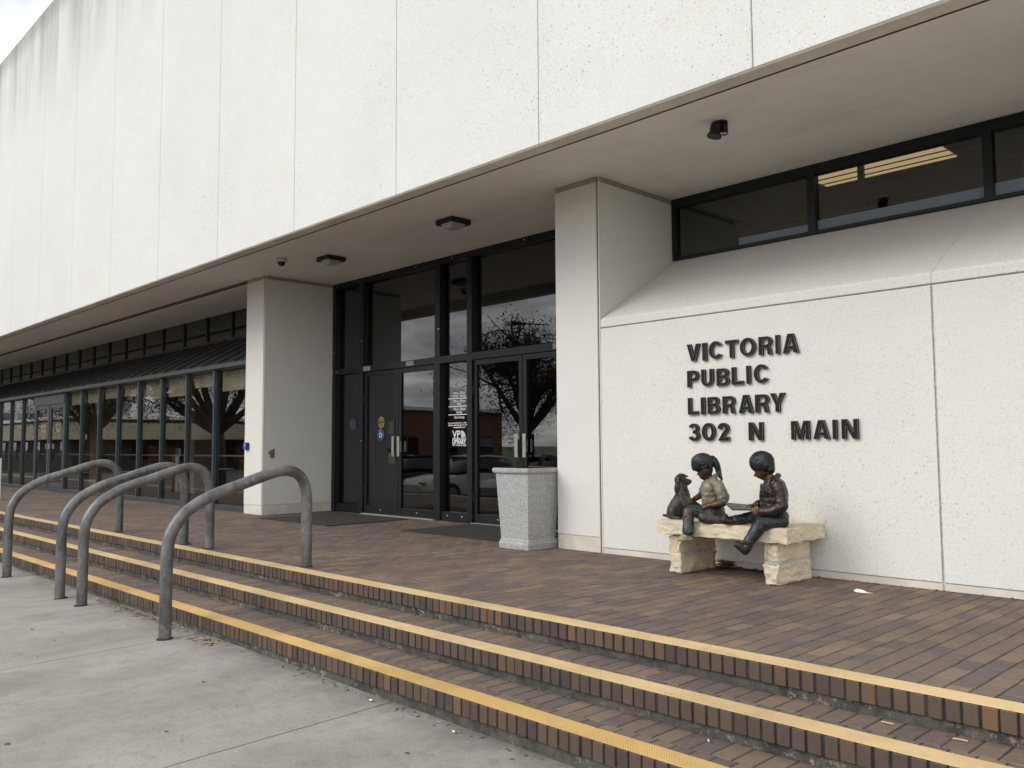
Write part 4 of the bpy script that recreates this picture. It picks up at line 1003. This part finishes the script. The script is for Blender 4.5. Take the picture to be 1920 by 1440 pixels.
sculpt('shoe', [('c', [(B(322, 1200, -.128), .032), (B(300, 1250, -.128), .034)]), ('c', [(B(286, 1275, -.128), .032), (B(230, 1235, -.128), .031), (B(185, 1205, -.126), .027)]),
    ('c', [(B(268, 1310, -.145), .012), (B(268, 1310, -.110), .012), (B(160, 1208, -.11), .011), (B(160, 1208, -.14), .011), (B(268, 1310, -.145), .012)])], M['b_shoe'], boy, .0042, 2, .001)
sculpt('shoe', [('c', [(B(150, 945, .07), .034), (B(90, 955, .06), .033), (B(25, 950, .05), .029)]), ('c', [(B(40, 900, .05), .022), (B(20, 950, .05), .026)])], M['b_shoe'], boy, .0045, 2, .001)
quadplate('book', [B(130, 806, -.10), B(398, 806, -.09), B(300, 768, .10), B(40, 746, .07)], .011, M['b_book'], boy)
quadplate('book_pages', [B(146, 797, -.092), B(385, 797, -.085), B(296, 760, .09), B(62, 741, .064)], .004, M['b_bookdark'], boy)

# ---- girl
girl = tag(empty('girl_statue', (1.475, -.555, BZ), None, math.atan2(.56, .829)), 'bronze girl with ponytail and pale shirt reading on the left half of the bench', 'statue')
def G(cx, cy, w=0.): return Vector(((cx-640)*.00052, w, (1130-cy)*.000533))
sculpt('body', [
    ('e', G(682, 375), (.058, .056, .068), 14), ('e', G(650, 445), (.032, .040, .042), 25), ('c', [(G(662, 498), .020), (G(690, 500), .025)]),
    ('c', [(G(592, 412), .009), (G(573, 446), .010)]), ('e', G(606, 474), (.007, .014, .006)), ('e', G(600, 395), (.018, .036, .010), 20),
    ('e', G(748, 325, -.060), (.010, .006, .018)), ('c', [(G(720, 470), .030), (G(775, 560), .036)]),
    ('e', G(760, 690), (.062, .075, .10)), ('e', G(820, 1000), (.06, .08, .05)),
    ('c', [(G(860, 600, -.09), .034), (G(922, 800, -.12), .031), (G(925, 838, -.122), .030), (G(760, 880, -.105), .026), (G(700, 893, -.095), .021)]),
    ('e', G(680, 895, -.088), (.022, .018, .019)),
    ('c', [(G(672, 880, -.07), .009), (G(640, 868, -.06), .0075), (G(620, 878, -.055), .0068)]),
    ('c', [(G(665, 890, -.082), .009), (G(632, 884, -.078), .0075), (G(612, 894, -.074), .0068)]),
    ('c', [(G(663, 902, -.092), .009), (G(636, 904, -.092), .0075), (G(618, 912, -.088), .0068)]),
    ('c', [(G(668, 912, -.098), .0085), (G(645, 920, -.098), .007), (G(628, 926, -.094), .0062)]),
    ('c', [(G(690, 878, -.075), .010), (G(668, 856, -.065), .008), (G(648, 858, -.06), .0072)]),
    ('c', [(G(700, 600, .09), .034), (G(630, 745, .105), .028), (G(530, 805, .075), .021), (G(505, 815, .07), .019)]),
    ('e', G(490, 820, .06), (.021, .018, .017)),
    ('c', [(G(480, 815, .05), .009), (G(455, 825, .04), .0075), (G(445, 842, .035), .0068)]),
    ('c', [(G(478, 822, .065), .009), (G(452, 835, .06), .0075), (G(440, 850, .055), .0068)]),
    ('c', [(G(482, 832, .075), .0085), (G(462, 845, .072), .007), (G(450, 858, .068), .0062)]),
    ('c', [(G(488, 838, .082), .0085), (G(470, 852, .08), .007), (G(460, 864, .076), .0062)]),
    ('c', [(G(500, 808, .05), .010), (G(508, 792, .035), .008), (G(498, 782, .03), .007)]),
    ('c', [(G(810, 990, 0), .048), (G(425, 965, -.06), .036), (G(410, 1255, -.095), .028)]),
    ('c', [(G(830, 1010, -.06), .048), (G(650, 1040, -.10), .038), (G(1000, 1130, -.13), .028)])],
    M['b_face'], girl, .0034, 3)
sculpt('hair', [('e', G(640, 268), (.086, .074, .070), 0), ('e', G(690, 300), (.058, .070, .058), 0), ('e', G(590, 310), (.062, .064, .056), 18), ('e', G(530, 350), (.026, .046, .026), 25), ('c', [(G(690, 325, -.056), .015), (G(610, 352, -.052), .011)]),
    ('c', [(G(775, 225), .028), (G(815, 255, -.004), .027), (G(848, 320, -.008), .025), (G(868, 400, -.012), .021), (G(890, 470, -.02), .015), (G(915, 525, -.025), .006)])], M['b_hair'], girl, .0034, 2, .0026, None, True)
sculpt('eyes', [('e', G(606, 418, -.024), (.0055, .008, .005)), ('e', G(606, 418, .024), (.0055, .008, .005))], M['b_hair'], girl, .003, 1)
sculpt('shirt', [('e', G(755, 650), (.074, .090, .085), 0), ('e', G(765, 800), (.080, .088, .085), 0), ('e', G(800, 880), (.074, .090, .055), 0), ('e', G(760, 730), (.077, .089, .08), 0), ('e', G(830, 680), (.055, .085, .09), 0),
    ('c', [(G(800, 560, -.078), .040), (G(785, 545, 0), .042), (G(775, 560, .078), .040)]),
    ('c', [(G(855, 595, -.10), .043), (G(890, 690, -.115), .047), (G(918, 752, -.122), .046)]), ('c', [(G(916, 758, -.122), .049), (G(920, 772, -.122), .047)]),
    ('c', [(G(705, 600, .10), .042), (G(650, 700, .11), .040)]),
    ('c', [(G(830, 455, -.02), .014), (G(790, 490, -.045), .013), (G(735, 555, -.045), .012), (G(700, 560, -.025), .011), (G(675, 545, -.006), .010)]),
    ('c', [(G(830, 455, .02), .014), (G(790, 490, .045), .013), (G(735, 545, .045), .012), (G(675, 545, .006), .010)]),
    ('c', [(G(838, 455, -.02), .015), (G(838, 455, .02), .015)])], M['b_shirt'], girl, .004, 2, .0027)
sculpt('trousers', [('e', G(825, 1010), (.070, .095, .055), 0), ('e', G(860, 960), (.045, .085, .05), 0),
    ('c', [(G(800, 1000, .0), .056), (G(600, 985, -.035), .050), (G(425, 968, -.062), .044), (G(415, 1110, -.085), .042), (G(412, 1255, -.10), .045)]),
    ('c', [(G(835, 1010, -.055), .056), (G(730, 1025, -.095), .056), (G(640, 1050, -.11), .046), (G(850, 1090, -.125), .040), (G(990, 1125, -.13), .034)])], M['b_trouser'], girl, .004, 2, .0030)
sculpt('shoe', [('c', [(G(430, 1300, -.10), .032), (G(380, 1325, -.105), .031), (G(305, 1355, -.112), .022)]), ('c', [(G(460, 1358, -.118), .010), (G(265, 1375, -.13), .010), (G(265, 1375, -.10), .010), (G(460, 1358, -.086), .010)])], M['b_sneaker'], girl, .0042, 2, .001)
sculpt('shoe', [('c', [(G(1000, 1135, -.13), .031), (G(1060, 1150, -.125), .033), (G(1115, 1130, -.115), .030)])], M['b_shoe'], girl, .0042, 2, .001)
quadplate('book_cover', [G(348, 915, -.06), G(505, 838, .055), G(482, 815, .075), G(298, 742, -.01)], .006, M['b_book'], girl)
quadplate('book_cover', [G(348, 915, -.06), G(565, 985, -.10), G(655, 930, .01), G(507, 838, .055)], .006, M['b_bookdark'], girl)

# ---- dog
dog = tag(empty('dog_statue', (1.175, -.465, BZ), None, math.atan2(.56, .829)), 'bronze sitting puppy with drooping ear behind the girl on the bench', 'statue')
def D(cx, cy, w=0.): return Vector(((cx-300)*.00053, w, (1085-cy)*.00054))
sculpt('body', [('e', D(345, 515), (.047, .043, .048), 0), ('c', [(D(395, 530), .032), (D(440, 535), .025), (D(478, 536), .019)]), ('c', [(D(400, 565), .022), (D(455, 560), .015)]),
    ('c', [(D(345, 560), .044), (D(365, 640), .047), (D(370, 720), .058)]), ('e', D(395, 770), (.050, .055, .070), 0), ('c', [(D(350, 800), .062), (D(300, 900), .070), (D(255, 990), .070)]),
    ('e', D(235, 985, -.045), (.040, .030, .055), 0), ('e', D(235, 985, .045), (.040, .030, .055), 0),
    ('c', [(D(240, 1062, -.06), .017), (D(320, 1068, -.07), .017)]), ('c', [(D(240, 1062, .06), .017), (D(320, 1068, .07), .017)]),
    ('c', [(D(420, 790, -.034), .029), (D(425, 930, -.038), .020), (D(428, 1055, -.038), .017), (D(462, 1068, -.04), .016)]),
    ('c', [(D(425, 790, .034), .029), (D(432, 930, .038), .020), (D(438, 1055, .038), .017), (D(470, 1068, .04), .016)]),
    ('c', [(D(195, 1050), .016), (D(140, 1045, -.005), .013), (D(90, 1032, -.012), .010), (D(82, 1028, -.014), .007)]),
    ('e', D(300, 610, -.040), (.024, .011, .052), 8), ('c', [(D(340, 440, .02), .016), (D(385, 440, .022), .012), (D(450, 458, .02), .006)]),
    ('c', [(D(330, 460, -.035), .018), (D(305, 540, -.043), .016)])], M['b_dog'], dog, .0036, 2, .0022, None, True)
sculpt('nose', [('e', D(497, 527), (.010, .013, .010), 0)], M['b_shoe'], dog, .003, 1)
sculpt('eyes', [('e', D(395, 510, -.030), (.006, .005, .006), 0), ('e', D(395, 510, .030), (.006, .005, .006), 0)], M['b_shoe'], dog, .003, 1)

# ------------------------------------------------------------------ litter
random.seed(21)
lt = MB()
def leafbit(x, y, z, s_, t_):
    a = random.uniform(0, 6.28); c, s2 = math.cos(a), math.sin(a); l, w_ = s_, s_*random.uniform(.22, .5); h1, h2 = random.uniform(.002, .35)*s_, random.uniform(.0, .3)*s_
    P_ = [(-l, 0, h1), (-l*.3, -w_, 0), (l*.4, -w_*.9, 0), (l, 0, h2), (l*.4, w_*.9, .1*s_), (-l*.3, w_, .1*s_)]
    lt.face([(x+c*p[0]-s2*p[1], y+s2*p[0]+c*p[1], z+.003+p[2]) for p in P_], 0, t_)
def rt_(): return random.random()**1.3
for _ in range(170):
    x = random.uniform(-3.4, 2.6); y = -3.352-abs(random.gauss(0, .035)); leafbit(x, y, walk_z(x, y), random.uniform(.005, .018), rt_())
for _ in range(240):
    x = random.gauss(-2.35, .45); y = -3.357-abs(random.gauss(0, .05)); leafbit(x, y, walk_z(x, y), random.uniform(.007, .022), random.uniform(.1, .8))
for _ in range(46):
    x = random.uniform(-1.1, -.75); y = -3.39-random.random()*.09; leafbit(x, y, walk_z(x, y), random.uniform(.010, .034), random.uniform(.3, 1))
for si in (1, 2):
    for _ in range(45):
        x = random.uniform(-7, 4.3); y = T[si-1]+.012-abs(random.gauss(0, .02)); leafbit(x, y, -H*si, random.uniform(.006, .016), rt_())
for _ in range(110):
    x = random.uniform(1.30, 2.0); y = -.015-abs(random.gauss(0, .05)); leafbit(x, y, .002, random.uniform(.015, .04), random.uniform(0, .35))
for _ in range(50):
    x = random.gauss(1.36, .05); y = -.03-abs(random.gauss(0, .06)); leafbit(x, y, random.uniform(.002, .05), random.uniform(.02, .05), random.uniform(0, .3))
for _ in range(60):
    x = random.uniform(2.1, 4.5); y = -.012-abs(random.gauss(0, .012)); leafbit(x, y, .002, random.uniform(.006, .02), random.uniform(0, .4))
for _ in range(60):
    x = random.uniform(-3, 4.3); y = random.uniform(-2.4, -.3); leafbit(x, y, .001, random.uniform(.003, .008), random.uniform(.3, 1))
for _ in range(60):
    x = random.uniform(-3, 3); y = random.uniform(-5.4, -3.4); leafbit(x, y, walk_z(x, y), random.uniform(.004, .010), random.uniform(.0, 1))
lt.build('dry_leaves', M['litter'])['kind'] = 'stuff'
def butt(x, y, z, a, lab, grp):
    d = Vector((math.cos(a), math.sin(a), 0)); p = Vector((x, y, z+.006))
    t = tag(empty('cigarette_butt', (x, y, z)), lab, 'cigarette butt', grp)
    MB().tube([p-d*.016, p+d*.004], .0045, 8).build('paper_tube', M['paper'], t); MB().tube([p+d*.0042, p+d*.018], .0046, 8).build('filter', M['wood'], t)
butt(1.14, -3.40, walk_z(1.14, -3.40), .3, 'cigarette butt on the pavement against the lowest step, left one of two', 'cigarette butts by the steps')
butt(1.87, -3.41, walk_z(1.87, -3.41), -.2, 'cigarette butt on the pavement against the lowest step, right one of two', 'cigarette butts by the steps')
butt(3.10, -3.02, -.272, -.9, 'cigarette butt on the lowest tread near the bottom right corner', 'cigarette butts by the steps')
def scrap(name, m, x, y, z, pts, lab, cat):
    b = MB(); n = len(pts); vs = [(x+p[0], y+p[1], z+p[2]) for p in pts]+[(x+p[0], y+p[1], z+p[2]+.0015) for p in pts]
    b.add(vs, [tuple(range(n, 2*n)), tuple(range(n-1, -1, -1))]+[(i, (i+1) % n, n+(i+1) % n, n+i) for i in range(n)])
    o = b.build(name, m, origin=(x, y, z)); tag(o, lab, cat)
scrap('paper_scrap', M['paper'], 2.65, -.45, .002, [(-.055, -.01, .004), (-.02, -.03, .001), (.03, -.025, .001), (.075, .0, .003), (.03, .012, .002), (-.01, .03, .012), (-.05, .022, .015)], 'crumpled white paper scrap on the terrace right of the bench', 'paper')
M['drybark'] = mat_plain('pale_dry_chip', (.50, .40, .24), .8, nscale=30)
scrap('bark_chip', M['drybark'], 4.00, -2.67, -.134, [(-.028, -.005, .002), (.0, -.008, .004), (.028, -.002, .003), (.025, .005, .006), (-.022, .005, .005)], 'pale dry chip on the middle tread at the right, the longest there', 'chip')
scrap('bark_chip', M['drybark'], 3.72, -2.66, -.134, [(-.024, -.003, .002), (.024, -.004, .002), (.024, .002, .004), (-.024, .003, .004)], 'thin pale dry chip on the middle tread, left of a longer chip', 'chip')

# ------------------------------------------------------------------ across the street (seen in the glass)
random.seed(5)
def tree(x, y, z0, h, cr, lab, n=3600, trunk_r=.28):
    t = tag(empty('oak_tree', (x, y, z0)), lab, 'tree', 'oak trees across the street')
    tr = MB(); base = Vector((x, y, z0)); fork = base+Vector((random.uniform(-.3, .3), random.uniform(-.3, .3), h*.3))
    tr.tube([base, base.lerp(fork, .5)+Vector((.1, 0, 0)), fork], [trunk_r*1.25, trunk_r, trunk_r*.8], 10)
    cl = []
    for q in range(13):
        a = q*2.4+random.uniform(-.6, .6); rr = cr*random.uniform(.35, .95); tip = base+Vector((math.cos(a)*rr, math.sin(a)*rr, h*(.97-.42*(rr/cr)**2)-random.random()*.5))
        mid = fork.lerp(tip, random.uniform(.35, .6))+Vector((random.uniform(-.6, .6), random.uniform(-.6, .6), random.uniform(0, .7)))
        tr.tube(crv([fork, mid, tip], 4), [trunk_r*.48*(1-j_/8.5)+.02 for j_ in range(9)], 7); cl.append(tip); cl.append(mid.lerp(tip, .5))
        for _ in range(7):
            b0 = mid.lerp(tip, random.random()); t2 = b0+Vector((random.gauss(0, .8), random.gauss(0, .8), random.gauss(.25, .55))); bm_ = b0.lerp(t2, .5)+Vector((random.gauss(0, .16), random.gauss(0, .16), random.gauss(.08, .12)))
            tr.tube(crv([b0, bm_, t2], 3), [.055, .048, .04, .032, .026, .018, .010], 5); cl.append(t2)
            for _ in range(2): tr.tube([bm_, bm_+Vector((random.gauss(0, .4), random.gauss(0, .4), random.gauss(.15, .3)))], [.022, .007], 4)
    tr.build('trunk', M['bark'], t)
    cw = MB()
    for _ in range(n):
        c = random.choice(cl)+Vector((random.gauss(0, .42), random.gauss(0, .42), random.gauss(-.08, .32)-(random.random()**3)*.9))
        s_ = random.uniform(.03, .06); a = Vector((random.gauss(0, 1), random.gauss(0, 1), random.gauss(0, 1))).normalized(); b = a.orthogonal().normalized()
        tt = random.random()
        cw.face([c+a*s_, c+b*s_*.6, c-a*s_, c-b*s_*.6], 0, tt)
    cw.build('crown', M['leaf'], t)
tree(-20.3, -17, -.75, 7.6, 4.2, 'spreading oak tree across the street, mirrored in the right doors', 34000)
tree(-64, -43, -.75, 6.2, 4.2, 'smaller oak tree far across the street beyond the parked cars', 9000)
tree(-27, -8.6, -.6, 7.2, 4.2, 'large oak tree at the kerb, mirrored in the storefront', 34000, .30)
tree(-44, -9.5, -.6, 7.6, 4.5, 'farther oak tree at the kerb down the street', 28000, .32)
def building(name, x0, x1, y0, y1, z0, z1, m, lab, floors, cream=False):
    b = tag(empty(name, ((x0+x1)/2, (y0+y1)/2, z0)), lab, 'building')
    Box('wall', m, b, x0, x1, y0, y1, z0, z1)
    Box('roof_edge', M['white'], b, x0-.3, x1+.3, y0-.3, y1+.3, z1+.001, z1+.25)
    if cream: Box('fascia', M['bldg_cream'], b, x0-.2, x1+1.4, y0-.2, y1+1.4, z1-1.55, z1-.3)
    for fz in floors:
        n = max(2, int((x1-x0)/3.2))
        for i in range(n):
            wx = x0+(i+.5)*(x1-x0)/n; f_ = Box('window', M['frame'], b, wx-.75, wx+.75, y1+.001, y1+.05, fz, fz+1.5)
            Box('pane', M['glass_car'], f_, wx-.68, wx+.68, y1+.051, y1+.06, fz+.07, fz+1.43)
        n = max(2, int((y1-y0)/3.2))
        for i in range(n):
            wy = y0+(i+.5)*(y1-y0)/n; f_ = Box('window', M['frame'], b, x1+.001, x1+.05, wy-.75, wy+.75, fz, fz+1.5)
            Box('pane', M['glass_car'], f_, x1+.051, x1+.06, wy-.68, wy+.68, fz+.07, fz+1.43)
building('shop_building', -118, -62, -34, -14, -.8, 3.2, M['bldg_dark'], 'low shop building with a cream fascia band down the street', (.1,), True)
building('office_building', -152, -122, -40, -12, -.8, 11, M['bldg_grey'], 'pale grey office block far down the street', (.6, 4.2, 7.6))
building('brick_building', -58, -44, -38, -27, -.8, 3.6, M['bldg_brick'], 'red brown brick building behind the parked cars', (.2,))
building('brick_shop', -30, -4, -48, -33, -.8, 3.9, M['bldg_brick'], 'low brick shop opposite the library entrance', (.1,))
def car(x, y, rz, paint, lab):
    t = tag(empty('parked_car', (x, y, -.77), None, rz), lab, 'car', 'cars parked across from the library')
    def loft(secs, nm, m):
        b = MB(); vs = []; n = 10
        for (px, zb_, zt_, hw, tw) in secs:
            ring_ = [(-hw, zb_+.08), (-hw*.9, zb_), (hw*.9, zb_), (hw, zb_+.08), (hw, zb_+(zt_-zb_)*.55), (tw+(hw-tw)*.3, zt_-.04), (tw*.85, zt_), (-tw*.85, zt_), (-tw-(hw-tw)*.3, zt_-.04), (-hw, zb_+(zt_-zb_)*.55)]
            vs += [(px, q[0], q[1]) for q in ring_]
        fs = [(i*n+j, i*n+(j+1) % n, (i+1)*n+(j+1) % n, (i+1)*n+j) for i in range(len(secs)-1) for j in range(n)]+[tuple(range(n-1, -1, -1)), tuple((len(secs)-1)*n+j for j in range(n))]
        b.add(vs, fs); me = b.mesh(nm, [m], smooth=True); bm = bmesh.new(); bm.from_mesh(me); bmesh.ops.recalc_face_normals(bm, faces=bm.faces); bm.to_mesh(me); bm.free()
        o = bpy.data.objects.new(nm, me); COL.objects.link(o); o.parent = t; es = o.modifiers.new('e', 'EDGE_SPLIT'); es.split_angle = R(40); return o
    loft([(-2.3, .42, .72, .70, .62), (-2.2, .28, .86, .82, .72), (-1.3, .22, .92, .88, .80), (0, .20, .94, .89, .82), (1.2, .22, .90, .88, .80), (2.0, .28, .78, .82, .72), (2.32, .40, .62, .66, .55)], 'body', M[paint])
    loft([(-1.75, .90, .95, .74, .66), (-1.05, .90, 1.36, .76, .58), (-.2, .90, 1.43, .77, .60), (.45, .90, 1.38, .76, .58), (1.15, .88, .94, .74, .64)], 'cabin_glass', M['dome'])
    loft([(-1.0, 1.36, 1.40, .55, .5), (-.2, 1.425, 1.46, .58, .52), (.42, 1.37, 1.41, .55, .5)], 'roof', M[paint])
    for wx in (-1.38, 1.42):
        for wy in (-1, 1):
            b = MB(); b.tube([(wx, wy*.70, .33), (wx, wy*.895, .33)], .33, 22); o = b.mesh('wheel', [M['tyre']]); wo_ = bpy.data.objects.new('wheel', o); COL.objects.link(wo_); wo_.parent = t
            b = MB(); b.tube([(wx, wy*.88, .33), (wx, wy*.905, .33)], .20, 16); o = b.mesh('rim', [M['car_silver']]); r_ = bpy.data.objects.new('rim', o); COL.objects.link(r_); r_.parent = wo_
    for wy in (-.58, .58):
        b = MB(); b.box(2.16, 2.26, wy-.14, wy+.14, .58, .70); o = b.mesh('headlight', [M['steel']]); h_ = bpy.data.objects.new('headlight', o); COL.objects.link(h_); h_.parent = t
car(-15.6, -9.6, R(95), 'car_white', 'white saloon car parked facing the library')
car(-18.9, -9.8, R(92), 'car_dark', 'dark saloon car parked left of the white one')
car(-12.4, -9.7, R(88), 'car_silver', 'silver saloon car parked nearest the camera')
car(-23.6, -16.5, R(10), 'car_dark', 'dark car parked sideways under the spreading oak')
# furniture just inside the glass
def bookcase(x, y, lab):
    t = tag(empty('bookcase', (x, y, -.03)), lab, 'bookcase', 'bookcases inside the storefront')
    Box('side_panel', M['wood'], t, x-.5, x-.46, y, y+.35, -.029, 1.05); Box('side_panel', M['wood'], t, x+.46, x+.5, y, y+.35, -.029, 1.05)
    for z in (.05, .38, .70, 1.02): Box('shelf', M['wood'], t, x-.459, x+.459, y+.001, y+.349, z, z+.03)
    Box('back_panel', M['wood'], t, x-.459, x+.459, y+.32, y+.345, -.02, 1.0)
bookcase(-9.6, 2.2, 'orange wood bookcase behind the storefront pane nearest the left pillar')
bookcase(-12.0, 2.6, 'orange wood bookcase behind the storefront, second from the left pillar')
bookcase(-16.6, 2.4, 'orange wood bookcase behind the storefront doors')
